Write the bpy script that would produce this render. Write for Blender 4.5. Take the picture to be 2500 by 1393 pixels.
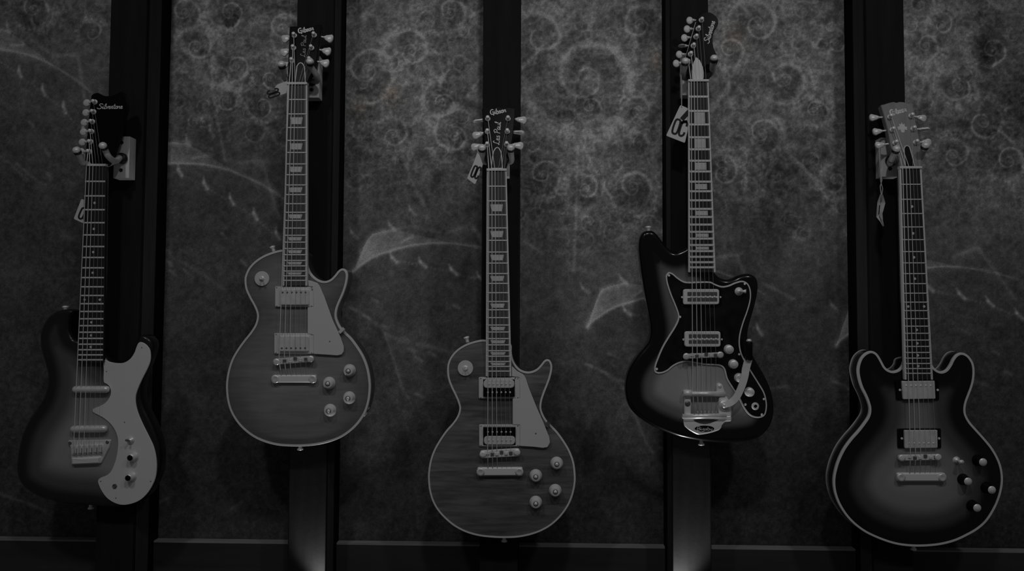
import bpy, bmesh, math, random
import numpy as np
from mathutils import Vector, Matrix
from mathutils.geometry import delaunay_2d_cdt

for o in list(bpy.data.objects): bpy.data.objects.remove(o)
scn = bpy.context.scene
COL = scn.collection

# ------------------------------------------------------------------ camera
FPX, CAMD, CAMZ = 1916.0, 1.80, 1.50
YAW, PITCH, ROLL = 0.02445, 0.04545, 0.0051
CAMP = np.array([0.0, -CAMD, CAMZ])
_fw = np.array([-math.sin(YAW)*math.cos(PITCH), math.cos(YAW)*math.cos(PITCH), math.sin(PITCH)])
_r0 = np.cross(_fw, [0, 0, 1]); _r0 /= np.linalg.norm(_r0)
_u0 = np.cross(_r0, _fw)
_rt = _r0*math.cos(ROLL) + _u0*math.sin(ROLL)
_up = -_r0*math.sin(ROLL) + _u0*math.cos(ROLL)
cd = bpy.data.cameras.new('camera'); cam = bpy.data.objects.new('camera', cd); COL.objects.link(cam)
cd.sensor_width = 36.0; cd.lens = FPX/2500*36.0; cd.clip_start = 0.05
cam.matrix_world = Matrix(((_rt[0], _up[0], -_fw[0], CAMP[0]), (_rt[1], _up[1], -_fw[1], CAMP[1]),
                           (_rt[2], _up[2], -_fw[2], CAMP[2]), (0, 0, 0, 1)))
scn.camera = cam

# ------------------------------------------------------------------ world, lights, exposure
w = bpy.data.worlds.new('room'); scn.world = w; w.use_nodes = True
w.node_tree.nodes['Background'].inputs[0].default_value = (1, 1, 1, 1)
w.node_tree.nodes['Background'].inputs[1].default_value = 0.035
scn.view_settings.view_transform = 'Standard'; scn.view_settings.look = 'None'
scn.view_settings.gamma = 1.0; scn.view_settings.use_curve_mapping = False
scn.view_settings.exposure = 0.0

def spot(name, loc, target, power, angle, blend=0.6, size=0.08):
    l = bpy.data.lights.new(name, 'SPOT'); l.energy = power; l.spot_size = math.radians(angle)
    l.spot_blend = blend; l.shadow_soft_size = size
    o = bpy.data.objects.new(name, l); COL.objects.link(o); o.location = loc
    o.rotation_euler = (Vector(target) - Vector(loc)).to_track_quat('-Z', 'Y').to_euler()
    return o
# ceiling track lamps in front of the wall
spot('track_spot', (-1.0, -1.75, 3.25), (-0.75, 0, 1.28), 16.5, 75, 0.8)
spot('track_spot', (0.15, -1.75, 3.25), (0.1, 0, 1.28), 18.0, 75, 0.8)
spot('track_spot', (1.15, -1.75, 3.25), (0.75, 0, 1.28), 16.5, 75, 0.8)
# two small accent lamps low in front of the second and fourth post
spot('accent_spot', (-0.472, -0.024, 0.872), (-0.475, -0.040, 1.0), 2.3, 84, 0.7, 0.010)
spot('accent_spot', (0.329, -0.026, 0.866), (0.334, -0.042, 1.0), 3.6, 86, 0.7, 0.010)

# ------------------------------------------------------------------ materials (all procedural)
def lin(v):  # 8-bit level -> linear
    v = v/255.0
    return v/12.92 if v <= 0.04045 else ((v+0.055)/1.055)**2.4
MATS = {}
def mat(name, col, rough=0.5, metal=0.0, coat=0.0, spec=0.5, noise=None, bump=None, attr=None, flame=None):
    """noise=(scale,amount[,stretch xyz]); attr=list of (pos,value) ramp on 'edge' distance; flame=(scale,amount)"""
    m = bpy.data.materials.new(name); m.use_nodes = True; nt = m.node_tree; N = nt.nodes; L = nt.links
    b = N['Principled BSDF']
    c = col if hasattr(col, '__len__') else (col, col, col)
    b.inputs['Base Color'].default_value = (*c, 1); b.inputs['Roughness'].default_value = rough
    b.inputs['Metallic'].default_value = metal; b.inputs['Specular IOR Level'].default_value = spec
    b.inputs['Coat Weight'].default_value = coat; b.inputs['Coat Roughness'].default_value = 0.12
    tc = N.new('ShaderNodeTexCoord')
    src = None
    if attr:
        a = N.new('ShaderNodeAttribute'); a.attribute_name = 'edge'
        mp = N.new('ShaderNodeMapRange'); mp.inputs[1].default_value = 0; mp.inputs[2].default_value = attr[-1][0]
        L.new(a.outputs['Fac'], mp.inputs[0])
        r = N.new('ShaderNodeValToRGB'); r.color_ramp.interpolation = 'EASE'
        mx = attr[-1][0]
        while len(r.color_ramp.elements) < len(attr): r.color_ramp.elements.new(0.5)
        for e, (p, v) in zip(r.color_ramp.elements, attr):
            e.position = p/mx; e.color = (v, v, v, 1)
        L.new(mp.outputs[0], r.inputs[0]); src = r.outputs[0]
    if noise:
        mpn = N.new('ShaderNodeMapping'); L.new(tc.outputs['Object'], mpn.inputs[0])
        if len(noise) > 2: mpn.inputs['Scale'].default_value = noise[2]
        n = N.new('ShaderNodeTexNoise'); n.inputs['Scale'].default_value = noise[0]; n.inputs['Detail'].default_value = 6
        L.new(mpn.outputs[0], n.inputs['Vector'])
        mr = N.new('ShaderNodeMapRange'); mr.inputs[1].default_value = 0.25; mr.inputs[2].default_value = 0.75
        mr.inputs[3].default_value = 1-noise[1]; mr.inputs[4].default_value = 1+noise[1]
        L.new(n.outputs['Fac'], mr.inputs[0])
        mul = N.new('ShaderNodeVectorMath'); mul.operation = 'SCALE'
        if src: L.new(src, mul.inputs[0])
        else: mul.inputs[0].default_value = c
        L.new(mr.outputs[0], mul.inputs['Scale']); src = mul.outputs[0]
    if flame:
        wv = N.new('ShaderNodeTexNoise'); wv.inputs['Scale'].default_value = flame[0]
        wv.inputs['Detail'].default_value = 3; wv.inputs['Distortion'].default_value = 0.6
        mpn = N.new('ShaderNodeMapping'); L.new(tc.outputs['Object'], mpn.inputs[0]); mpn.inputs['Scale'].default_value = (0.13, 0.13, 1); mpn.inputs['Rotation'].default_value = (0, 0.06, 0)
        L.new(mpn.outputs[0], wv.inputs['Vector'])
        mr = N.new('ShaderNodeMapRange'); mr.inputs[1].default_value = .3; mr.inputs[2].default_value = .7; mr.inputs[3].default_value = 1-flame[1]; mr.inputs[4].default_value = 1+flame[1]
        L.new(wv.outputs['Fac'], mr.inputs[0])
        mul = N.new('ShaderNodeVectorMath'); mul.operation = 'SCALE'
        if src: L.new(src, mul.inputs[0])
        else: mul.inputs[0].default_value = c
        L.new(mr.outputs[0], mul.inputs['Scale']); src = mul.outputs[0]
    if src: L.new(src, b.inputs['Base Color'])
    if bump:
        n = N.new('ShaderNodeTexNoise'); n.inputs['Scale'].default_value = bump[0]; n.inputs['Detail'].default_value = 5
        L.new(tc.outputs['Object'], n.inputs['Vector'])
        bp = N.new('ShaderNodeBump'); bp.inputs['Strength'].default_value = bump[1]; bp.inputs['Distance'].default_value = 0.002
        L.new(n.outputs['Fac'], bp.inputs['Height']); L.new(bp.outputs[0], b.inputs['Normal'])
    MATS[name] = m
    return m
mat('post_side_lit', 0.07, 0.75, spec=0.15, noise=(9, 0.2, (6, 6, 0.7)))
mat('post_wood', 0.0175, 0.8, spec=0.12, noise=(9, 0.22, (6, 6, 0.7)), bump=(60, 0.15))
mat('post_gap_shade', 0.006, 0.9, spec=0.1)
mat('wall_paint', 0.02, 0.9)
mat('floor_dark', 0.05, 0.7, noise=(5, 0.3))
mat('rail_board', 0.035, 0.7, noise=(7, 0.25, (0.6, 6, 6)))
mat('rail_top_lit', 0.29, 0.6, noise=(12, 0.2, (0.5, 6, 6)))
mat('block_wood', 0.88, 0.6, noise=(10, 0.10, (8, 8, 0.8)))
mat('rubber', 0.012, 0.55)
mat('arm_sleeve', 0.52, 0.5, noise=(90, 0.15))
mat('cap_metal', 0.9, 0.4, 0.2)
mat('screw_dark', 0.015, 0.45)
mat('cream', 0.71, 0.38)
mat('white', 0.80, 0.35, noise=(14, 0.03))
mat('binding', 0.74, 0.4)
mat('binding_bright', 0.80, 0.4)
mat('metal', 0.90, 0.33, 0.35, noise=(60, 0.12))
mat('metal_bright', 0.95, 0.36, 0.2)
mat('metal_dark', 0.22, 0.32, 0.6)
mat('fret', 0.85, 0.45, 0.15)
mat('string_wound', 0.80, 0.5, 0.2)
mat('string_plain', 0.5, 0.45, 0.3)
mat('inlay', 0.70, 0.35, noise=(70, 0.12))
mat('rosewood', 0.075, 0.55, noise=(20, 0.35, (6, 6, 0.5)))
mat('ebony', 0.020, 0.45, noise=(20, 0.3, (6, 6, 0.5)))
mat('black', 0.007, 0.32, spec=0.12)
mat('gloss_black', 0.006, 0.22, spec=0.10)
mat('tortoise', 0.010, 0.22, spec=0.3, noise=(40, 0.8))
mat('neck_wood', 0.10, 0.4, noise=(10, 0.25, (6, 6, 0.6)))
mat('knob_amber', 0.74, 0.3)
mat('tag_paper', 0.72, 0.7)
mat('tag_ink', 0.012, 0.7)
mat('twine', 0.50, 0.8)
mat('logo_silver', 0.80, 0.5)
mat('logo_dim', 0.4, 0.5)
# instrument finishes: 'edge' is the distance from the rim, the way a burst is sprayed
mat('burst_one', 0.2, 0.30, coat=0.25, spec=0.3, attr=[(0, .012), (.018, .018), (.045, .10), (.095, .34), (.13, .36)], noise=(6, 0.10))
mat('flame_grey', 0.2, 0.36, coat=0.15, spec=0.35, attr=[(0, .14), (.02, .18), (.06, .24), (.13, .29)], flame=(95, 0.13), noise=(6, 0.14))
mat('flame_dark', 0.2, 0.36, coat=0.15, spec=0.3, attr=[(0, .150), (.02, .145), (.06, .135), (.13, .125)], flame=(100, 0.38), noise=(8, 0.20, (1, 1, 3)))
mat('burst_four', 0.2, 0.22, coat=0.3, spec=0.35, attr=[(0, .005), (.028, .006), (.050, .16), (.078, .38), (.12, .42)])
mat('burst_five', 0.2, 0.32, coat=0.2, spec=0.3, attr=[(0, .006), (.026, .008), (.055, .08), (.095, .26), (.14, .34)])
mat('side_black', 0.008, 0.22, coat=0.3, spec=0.4)
mat('side_mahogany', 0.07, 0.35, coat=0.2)
mat('head_grey', 0.24, 0.4, noise=(15, 0.2, (5, 5, 0.7)))

# ------------------------------------------------------------------ pixel -> place helpers
def ray(px, py):
    return _fw*FPX + _rt*(px-1250.0) - _up*(py-696.5)
class Plane:
    def __init__(s, p, n):
        s.p = np.array(p, float); s.n = np.array(n, float); s.n /= np.linalg.norm(s.n)
        s.ex = np.array([1.0, 0, 0]); s.ex -= s.n*(s.ex @ s.n); s.ex /= np.linalg.norm(s.ex)
        s.ey = np.cross(s.n, s.ex)
    def at(s, px, py, h=0.0):
        d = ray(px, py); q = s.p + s.n*h
        return CAMP + d*(((q-CAMP) @ s.n)/(d @ s.n))
    def uv(s, P): q = np.asarray(P)-s.p; return np.array([q @ s.ex, q @ s.ey])
    def w3(s, a, b, h=0.0): return s.p + s.ex*a + s.ey*b + s.n*h
def at_y(px, py, Y): return Plane((0, Y, 0), (0, -1, 0)).at(px, py)

ORG = np.zeros(3)
def thing(name, loc, label, cat, group=None):
    global ORG
    o = bpy.data.objects.new(name, None); COL.objects.link(o); o.location = loc; o.empty_display_size = 0.05
    o['label'] = label; o['category'] = cat
    if group: o['group'] = group
    ORG = np.array(loc, float)
    return o
def obj(name, verts, faces, m, parent=None, smooth=False, label=None, mats=None, midx=None):
    me = bpy.data.meshes.new(name)
    V = [tuple(np.asarray(v, float)-ORG) for v in verts]
    me.from_pydata(V, [], faces)
    for q in (mats or [m]): me.materials.append(MATS[q])
    if midx is not None: me.polygons.foreach_set('material_index', midx)
    if smooth: me.polygons.foreach_set('use_smooth', [True]*len(me.polygons))
    me.update()
    o = bpy.data.objects.new(name, me); COL.objects.link(o)
    if parent: o.parent = parent
    if label: o['label'] = label
    return o
class MB:
    def __init__(s): s.v = []; s.f = []
    def add(s, v, f):
        k = len(s.v); s.v += [np.asarray(q, float) for q in v]; s.f += [tuple(i+k for i in t) for t in f]; return s
    def build(s, name, m, parent=None, smooth=False, label=None): return obj(name, s.v, s.f, m, parent, smooth, label)

def catmull(pts, n=6, closed=True):
    P = np.asarray(pts, float); k = len(P); out = []
    rng = range(k) if closed else range(k-1)
    for i in rng:
        if closed: a, b, c, d = P[i-1], P[i], P[(i+1) % k], P[(i+2) % k]
        else: a, b, c, d = P[max(i-1, 0)], P[i], P[i+1], P[min(i+2, k-1)]
        for j in range(n):
            t = j/n
            out.append(0.5*((2*b)+(c-a)*t+(2*a-5*b+4*c-d)*t*t+(3*b-a-3*c+d)*t**3))
    if not closed: out.append(P[-1])
    return np.array(out)
def area2(P):
    x, y = P[:, 0], P[:, 1]; return 0.5*np.sum(x*np.roll(y, -1)-np.roll(x, -1)*y)
def normals2(P):  # inward normals of a CCW polygon
    t = np.roll(P, -1, 0)-np.roll(P, 1, 0); t /= np.linalg.norm(t, axis=1)[:, None]+1e-12
    return np.stack([-t[:, 1], t[:, 0]], 1)
def ccw(P): return P if area2(P) > 0 else P[::-1].copy()
def roundpoly(P, r, seg=4):
    P = np.asarray(P, float); out = []; k = len(P)
    for i in range(k):
        a, b, c = P[i-1], P[i], P[(i+1) % k]
        la, lc = np.linalg.norm(a-b), np.linalg.norm(c-b)
        q = min(r, 0.45*la, 0.45*lc)
        p0, p2 = b+(a-b)/la*q, b+(c-b)/lc*q
        for j in range(seg+1):
            t = j/seg; out.append((1-t)**2*p0+2*t*(1-t)*b+t*t*p2)
    return np.array(out)
def seg_dist(Q, P):
    A = P; B = np.roll(P, -1, 0); D = B-A; LL = (D**2).sum(1)+1e-15
    out = np.full(len(Q), 1e9)
    for i in range(0, len(Q), 2000):
        q = Q[i:i+2000]
        t = np.clip(((q[:, None]-A[None])*D[None]).sum(2)/LL[None], 0, 1)
        d = np.linalg.norm(q[:, None]-(A[None]+t[..., None]*D[None]), axis=2)
        out[i:i+2000] = d.min(1)
    return out
def inside(Q, P):
    x, y = Q[:, 0], Q[:, 1]; r = np.zeros(len(Q), bool); k = len(P)
    for i in range(k):
        x1, y1 = P[i]; x2, y2 = P[(i+1) % k]
        if y1 == y2: continue
        c = ((y1 > y) != (y2 > y)) & (x < (x2-x1)*(y-y1)/(y2-y1)+x1)
        r ^= c
    return r
def rings_mesh(rings, cap0=True, cap1=True):
    k = len(rings[0]); v = [p for r in rings for p in r]; f = []
    for a in range(len(rings)-1):
        for i in range(k):
            j = (i+1) % k
            f.append((a*k+i, a*k+j, (a+1)*k+j, (a+1)*k+i))
    if cap0: f.append(tuple(range(k))[::-1])
    if cap1: f.append(tuple(range((len(rings)-1)*k, len(rings)*k)))
    return v, f
def prism_uv(pl, P, h0, h1, bev=0.0006):
    P = ccw(np.asarray(P, float)); N = normals2(P)
    R = [[pl.w3(a, b, h0) for a, b in P], [pl.w3(a, b, h1-bev) for a, b in P], [pl.w3(a, b, h1) for a, b in P+N*bev]]
    return rings_mesh(R)
def prism(pl, pts_px, h0, h1, bev=0.0006, rnd=0, smooth_n=0):
    P = np.array([pl.uv(pl.at(x, y, h1)) for x, y in pts_px])
    if smooth_n: P = catmull(P, smooth_n)
    if rnd: P = roundpoly(P, rnd)
    return prism_uv(pl, P, h0, h1, bev)
def strip_uv(pl, P, prof, closed=True):
    """sweep profile [(inset,h),...] along closed polygon P"""
    P = ccw(np.asarray(P, float)); N = normals2(P)
    R = [[pl.w3(a, b, h) for a, b in P+N*d] for d, h in prof]
    return rings_mesh(R, False, False)
def tube(pts, r, seg=8, caps=True):
    P = [np.asarray(p, float) for p in pts]; k = len(P); rr = r if hasattr(r, '__len__') else [r]*k
    v = []; up = None
    for i in range(k):
        t = P[min(i+1, k-1)]-P[max(i-1, 0)]; t = t/(np.linalg.norm(t)+1e-12)
        if up is None:
            up = np.cross(t, [0, 1, 0.01]);
            if np.linalg.norm(up) < 1e-3: up = np.cross(t, [1, 0, 0])
        up = up - t*(up @ t); up /= np.linalg.norm(up)+1e-12
        s = np.cross(t, up)
        for j in range(seg):
            a = 2*math.pi*j/seg; v.append(P[i]+(up*math.cos(a)+s*math.sin(a))*rr[i])
    f = []
    for i in range(k-1):
        for j in range(seg):
            q = (j+1) % seg; f.append((i*seg+j, i*seg+q, (i+1)*seg+q, (i+1)*seg+j))
    if caps: f.append(tuple(range(seg))[::-1]); f.append(tuple(range((k-1)*seg, k*seg)))
    return v, f
def lathe(c, axis, prof, seg=24):
    """prof [(r,h)] around axis through c"""
    c = np.asarray(c, float); n = np.asarray(axis, float); n = n/np.linalg.norm(n)
    a = np.cross(n, [0.0, 0, 1]);
    if np.linalg.norm(a) < 1e-3: a = np.cross(n, [1.0, 0, 0])
    a /= np.linalg.norm(a); b = np.cross(n, a)
    R = []
    for r, h in prof:
        R.append([c+n*h+(a*math.cos(2*math.pi*j/seg)+b*math.sin(2*math.pi*j/seg))*max(r, 1e-5) for j in range(seg)])
    return rings_mesh(R)
def box(x0, x1, y0, y1, z0, z1, bev=0.0):
    v = []
    if bev <= 0:
        v = [(x, y, z) for z in (z0, z1) for y in (y0, y1) for x in (x0, x1)]
        return v, [(0, 2, 3, 1), (4, 5, 7, 6), (0, 1, 5, 4), (2, 6, 7, 3), (0, 4, 6, 2), (1, 3, 7, 5)]
    P = roundpoly([(x0, y0), (x1, y0), (x1, y1), (x0, y1)], bev, 3)
    R = [[(a, b, z0) for a, b in P], [(a, b, z1) for a, b in P]]
    return rings_mesh(R)
def ellipsoid(c, ax, seg=14, rg=8):
    """ax = three axis vectors"""
    c = np.asarray(c, float); ax = [np.asarray(q, float) for q in ax]; v = []; f = []
    v.append(c+ax[2])
    for i in range(1, rg):
        t = math.pi*i/rg
        for j in range(seg):
            p = 2*math.pi*j/seg
            v.append(c+ax[0]*math.sin(t)*math.cos(p)+ax[1]*math.sin(t)*math.sin(p)+ax[2]*math.cos(t))
    v.append(c-ax[2])
    for j in range(seg): f.append((0, 1+j, 1+(j+1) % seg))
    for i in range(rg-2):
        for j in range(seg):
            a = 1+i*seg; f.append((a+j, a+seg+j, a+seg+(j+1) % seg, a+(j+1) % seg))
    a = 1+(rg-2)*seg
    for j in range(seg): f.append((a+j, len(v)-1, a+(j+1) % seg))
    return v, f

# ------------------------------------------------------------------ stroke lettering
GL = {
 'S': (.62, [[(.58, .82), (.45, .98), (.2, .95), (.12, .75), (.35, .55), (.5, .3), (.32, .03), (.02, .1), (-.1, .25)]]),
 'i': (.26, [[(0, .1), (.08, .5), (.1, .1), (.26, .12)], [(.12, .68), (.15, .74)]]),
 'l': (.26, [[(0, .1), (.16, .7), (.16, .98), (.08, .8), (.1, .05), (.26, .1)]]),
 'v': (.36, [[(0, .4), (.06, .5), (.14, .03), (.3, .5), (.36, .42)]]),
 'e': (.34, [[(0, .2), (.2, .3), (.2, .48), (.08, .45), (.06, .15), (.18, .02), (.34, .15)]]),
 'r': (.30, [[(0, .05), (.08, .5), (.2, .42), (.18, .05), (.3, .1)]]),
 't': (.28, [[(.12, .9), (.1, .2), (.18, .02), (.28, .1)], [(-.02, .6), (.28, .63)]]),
 'o': (.38, [[(.2, .48), (.05, .4), (.05, .1), (.2, .02), (.3, .2), (.22, .48), (.38, .45)]]),
 'n': (.36, [[(0, .02), (.04, .48), (.06, .3), (.2, .48), (.26, .3), (.26, .05), (.36, .1)]]),
 'G': (.62, [[(.5, .85), (.3, 1), (.08, .75), (.08, .3), (.3, .05), (.5, .25), (.5, .5), (.3, .48)], [(.5, .5), (.5, -.2)]]),
 'b': (.38, [[(.05, 1), (.05, .05), (.25, .03), (.32, .3), (.2, .5), (.05, .35)]]),
 's': (.30, [[(.25, .45), (.08, .47), (.1, .3), (.25, .18), (.15, .02), (0, .08)]]),
 'L': (.5, [[(.34, .8), (.3, 1), (.16, .85), (.12, .2), (0, .02), (.05, .18), (.25, .05), (.5, .05)]]),
 'P': (.5, [[(.1, 0), (.18, .95)], [(.02, .8), (.3, 1.02), (.5, .8), (.38, .55), (.12, .5)]]),
 'a': (.38, [[(.28, .45), (.1, .48), (.03, .2), (.12, .02), (.27, .3), (.28, .05), (.38, .1)]]),
 'u': (.38, [[(0, .5), (.03, .12), (.15, .02), (.26, .2), (.27, .5), (.28, .1), (.38, .08)]]),
 'B': (.55, [[(.1, 0), (.14, 1), (.42, .95), (.4, .6), (.15, .52), (.5, .4), (.45, .08), (.1, 0)]]),
 'g': (.36, [[(.28, .45), (.1, .48), (.05, .2), (.2, .1), (.28, .45), (.26, -.25), (.1, -.4), (0, -.25)]]),
 'y': (.36, [[(0, .5), (.06, .15), (.2, .1), (.28, .5), (.24, -.2), (.08, -.4)]]),
 'O': (.62, [[(.28, 1), (.06, .85), (.06, .15), (.28, 0), (.5, .15), (.5, .85), (.28, 1)]]),
 'C': (.56, [[(.5, .7), (.48, .88), (.28, 1), (.06, .85), (.06, .15), (.28, 0), (.48, .12), (.5, .3)]]),
 ' ': (.2, []),
}
def lettering(pl, text, p0, p1, height, width, h, shear=0.15):
    """strokes of text along the baseline p0->p1 (world points on pl)"""
    W = sum(GL[c][0] for c in text)
    a, b = pl.uv(p0), pl.uv(p1); d = b-a; Lh = np.linalg.norm(d); d = d/Lh; n = np.array([-d[1], d[0]])
    mb = MB(); x = 0
    for c in text:
        adv, strokes = GL[c]
        for s in strokes:
            P = catmull(s, 5, False) if len(s) > 2 else np.array(s)
            P = np.array([a + d*((x+q[0]+shear*q[1])/W*Lh) + n*(q[1]*height) for q in P])
            t = np.gradient(P, axis=0); t /= np.linalg.norm(t, axis=1)[:, None]+1e-12
            m = np.stack([-t[:, 1], t[:, 0]], 1)*width/2
            v = []; f = []
            for i in range(len(P)):
                v += [pl.w3(*(P[i]-m[i]), h), pl.w3(*(P[i]+m[i]), h)]
                if i: f.append((2*i-2, 2*i, 2*i+1, 2*i-1))
            mb.add(v, f)
        x += adv
    return mb

# ------------------------------------------------------------------ setting
YP = 0.1245                       # face of the fabric; post fronts stand at y = 0
POSTX = [-0.9965, -0.5525, -0.1145, 0.3215, 0.7695]; PW = 0.0868
ORG = np.zeros(3)
def struct(name, mb, m, parent=None):
    o = mb.build(name, m, parent)
    if not parent: o['kind'] = 'structure'
    return o
struct('wall_back', MB().add(*box(-1.60, 1.52, 0.140, 0.26, 0.0, 3.0)), 'wall_paint')
struct('floor', MB().add(*box(-1.60, 1.52, -2.6, 0.26, -0.05, 0.0)), 'floor_dark')
plabel = ['dark wooden post behind the guitar with the white S-shaped pickguard',
          'dark wooden post behind the upper plain-top single-cutaway guitar with white pickguard',
          'dark wooden post behind the low middle guitar with cream and black pickups',
          'dark wooden post behind the black-edged guitar with the vibrato arm',
          'dark wooden post behind the double-horned hollow-body guitar at right']
for i, x in enumerate(POSTX):
    t = thing('wooden_post', (x+PW/2, 0.06, 0.0), plabel[i], 'post', 'wall posts')
    MB().add(*box(x, x+PW, 0.0, 0.0165, 0.0, 3.0, 0.003)).build('face_board', 'post_wood', t)
    MB().add(*box(x+.0005, x+PW-.0005, 0.0167, 0.076, 0.0, 3.0, 0.002)).build('stud', 'post_side_lit', t)  # lighter colour than the face board paints in the light on the post sides
    MB().add(*box(x+0.0015, x+PW-0.0015, 0.0762, 0.1395, 0.0, 3.0)).build('gap_shade_strip', 'post_gap_shade', t)  # black strip painted in for the shadow gap between post and fabric

# printed fabric between the posts -------------------------------------------------
rng = np.random.default_rng(7)
LAT = rng.random((8, 256, 256))
def vnoise(x, y, k):
    xi = np.floor(x).astype(int); yi = np.floor(y).astype(int); fx = x-xi; fy = y-yi
    fx = fx*fx*(3-2*fx); fy = fy*fy*(3-2*fy); A = LAT[k % 8]
    g = lambda i, j: A[(yi+j) & 255, (xi+i) & 255]
    return (g(0, 0)*(1-fx)+g(1, 0)*fx)*(1-fy)+(g(0, 1)*(1-fx)+g(1, 1)*fx)*fy
def fbm(x, y, k=0, octs=5):
    s = 0; a = 0.5; n = 0
    for o in range(octs):
        s = s+a*vnoise(x*2**o+17.3*o, y*2**o-9.1*o, k+o); n += a; a *= 0.55
    return s/n
def poly_d(X, Y, pts):
    d = np.full(X.shape, 1e9)
    for (x1, y1), (x2, y2) in zip(pts[:-1], pts[1:]):
        dx, dy = x2-x1, y2-y1; L2 = dx*dx+dy*dy+1e-9
        t = np.clip(((X-x1)*dx+(Y-y1)*dy)/L2, 0, 1)
        d = np.minimum(d, np.hypot(X-x1-t*dx, Y-y1-t*dy))
    return d
def cm2(pts, n=6): return [tuple(q) for q in catmull(pts, n, False)]
def sail(lv, X, Y, ax, ay, rot, sc=1.0):
    """one repeat of the printed sail, its bead strings and the arcs under it (units: mm right / mm down of the anchor)"""
    c, s = math.cos(rot), math.sin(rot)
    x = ((X-ax)*c+(Y-ay)*s)/sc; y = (-(X-ax)*s+(Y-ay)*c)/sc
    def st(pts, w, amp, taper=None):
        nonlocal lv
        P = cm2(pts) if len(pts) > 2 else pts
        d = poly_d(x, y, P); lv = lv+amp*np.exp(-(d/w)**2)
    low = [(-285, 115), (-268, 100), (-225, 75), (-170, 58), (-118, 47), (-65, 44), (30, 52), (100, 75)]
    upc = [(-285, 115), (-262, 58), (-248, 30), (-232, 20), (-190, 10)]
    fx = np.clip((120-x)/300, .25, 1); fl = lv; st(low, 3.2, 27); st(low, 11, 8); lv = fl+(lv-fl)*fx; st(upc, 7, 16); st([(-190, 10), (-130, 5), (-70, 20)], 5, 6)
    poly = np.array(cm2(upc)+cm2(low[::-1]))
    ins = inside(np.stack([x.ravel(), y.ravel()], 1), poly).reshape(x.shape)
    lv = lv+ins*(10+32*np.exp(-np.hypot(x+250, y-70)/45)*(0.7+0.6*fbm(x*.05, y*.05, 3)))
    st([(-165, 42), (-138, 28)], 4, 18)
    st([(-55, 20), (0, -2), (12, 8), (30, 34), (55, 70), (90, 120)], 5, 12); st([(-45, 30), (0, 0)], 14, 6)
    darts = [(-190, 83), (-118, 95), (-43, 112), (26, 130), (95, 160), (-195, 4), (-290, 22), (-145, -35)]
    for k, (dx, dy) in enumerate(darts):
        st([(dx-5, dy-15), (dx, dy-3)], 3.0, 24 if k < 5 else 15); st([(dx-1, dy-4), (dx+13, dy+9)], 5.0, 32 if k < 5 else 18)
    for k in range(len(darts[:5])-1):
        (x1, y1), (x2, y2) = darts[k], darts[k+1]
        for q in np.linspace(0.2, 0.85, 6):
            lv = lv+11*np.exp(-((x-(x1+(x2-x1)*q))**2+(y-(y1+(y2-y1)*q+4))**2)/10)
    st([(-290, 205), (-250, 225), (-214, 256), (-206, 266), (-155, 288), (-90, 300), (-40, 312), (20, 330)], 5, 9)
    st([(-206, 266), (-190, 310), (-172, 365), (-160, 400), (-145, 425)], 4, 11)
    for dx, dy in [(-288, 206), (-252, 226), (-206, 250), (-152, 280), (-138, 307), (-90, 315), (-122, 328), (-230, 185), (-120, 417), (40, 250), (70, 300), (-30, 200)]:
        st([(dx-7, dy-3), (dx, dy), (dx+8, dy+5)], 4, 14)
    return lv
def spiral(lv, X, Y, cx, cy, R, ph, amp=13, hand=1, nz=0.5):
    """printed curl: a beaded arm winding out of a ringed eye, bumps round its rim"""
    dx, dy = X-cx, Y-cy; r = np.hypot(dx, dy)+1e-6; th = np.arctan2(dy, dx)*hand
    pz = th-5.2*np.log(r/R)-ph
    pz = (pz+math.pi) % (2*math.pi)-math.pi
    u = r/R
    env = np.clip((u-.07)/.12, 0, 1)*np.exp(-(u/1.02)**6)
    bump = .45+1.1*nz
    lv = lv-0.28*amp*np.exp(-(u/.85)**4)
    lv = lv+amp*1.15*env*np.exp(-(pz/.62)**2)*bump*(.35+.65*np.clip(u*1.6, 0, 1))
    win = np.clip(np.cos(th-ph)*1.2+.5, 0, 1)
    for k, (ru, a_) in enumerate(((1.14, .7), (1.34, .5))):
        bd = .5+.5*np.cos(th*max(8, round(R*ru/(1.9+.4*k))))
        lv = lv+amp*a_*win*(.35+.65*bd)*bump*np.exp(-((u-ru)/(.05+2.2/R))**2)
    return lv+amp*1.0*np.exp(-(u/.17)**2)*(.6+.4*np.cos(u/.17*6))
# panel extents and print placement; positions in mm on the fabric (x right, y down) from the wall datum
MM = 1000.0
def q(px, py):  # wall datum coordinates of a place on the fabric
    P = at_y(px, py, YP); return P[0]*MM, (2.3-P[2])*MM
PANELS = [
 (-1.60, POSTX[0], [(185, 138, 0.42, 1.0)], 'dark printed fabric panel left of the guitar with the white pickguard'),
 (POSTX[0]+PW, POSTX[1], [(635, 395, 0.30, 1.0)], 'printed fabric panel between the two leftmost wooden posts'),
 (POSTX[1]+PW, POSTX[2], [(1145, 550, 0.0, 1.0)], 'printed fabric panel between the second and third wooden posts from left'),
 (POSTX[2]+PW, POSTX[3], [(1712, 668, -0.06, 1.0), (1120, 470, 0.1, 1.1)], 'printed fabric panel between the middle post and the post holding the vibrato-arm guitar'),
 (POSTX[3]+PW, POSTX[4], [(1795, 626, 0.25, 1.0), (2325, 715, -0.04, 1.0)], 'printed fabric panel between the two rightmost wooden posts'),
 (POSTX[4]+PW, 1.52, [(2383, 607, 0.0, 1.0)], 'printed fabric panel right of the double-horned hollow-body guitar'),
]
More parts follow.
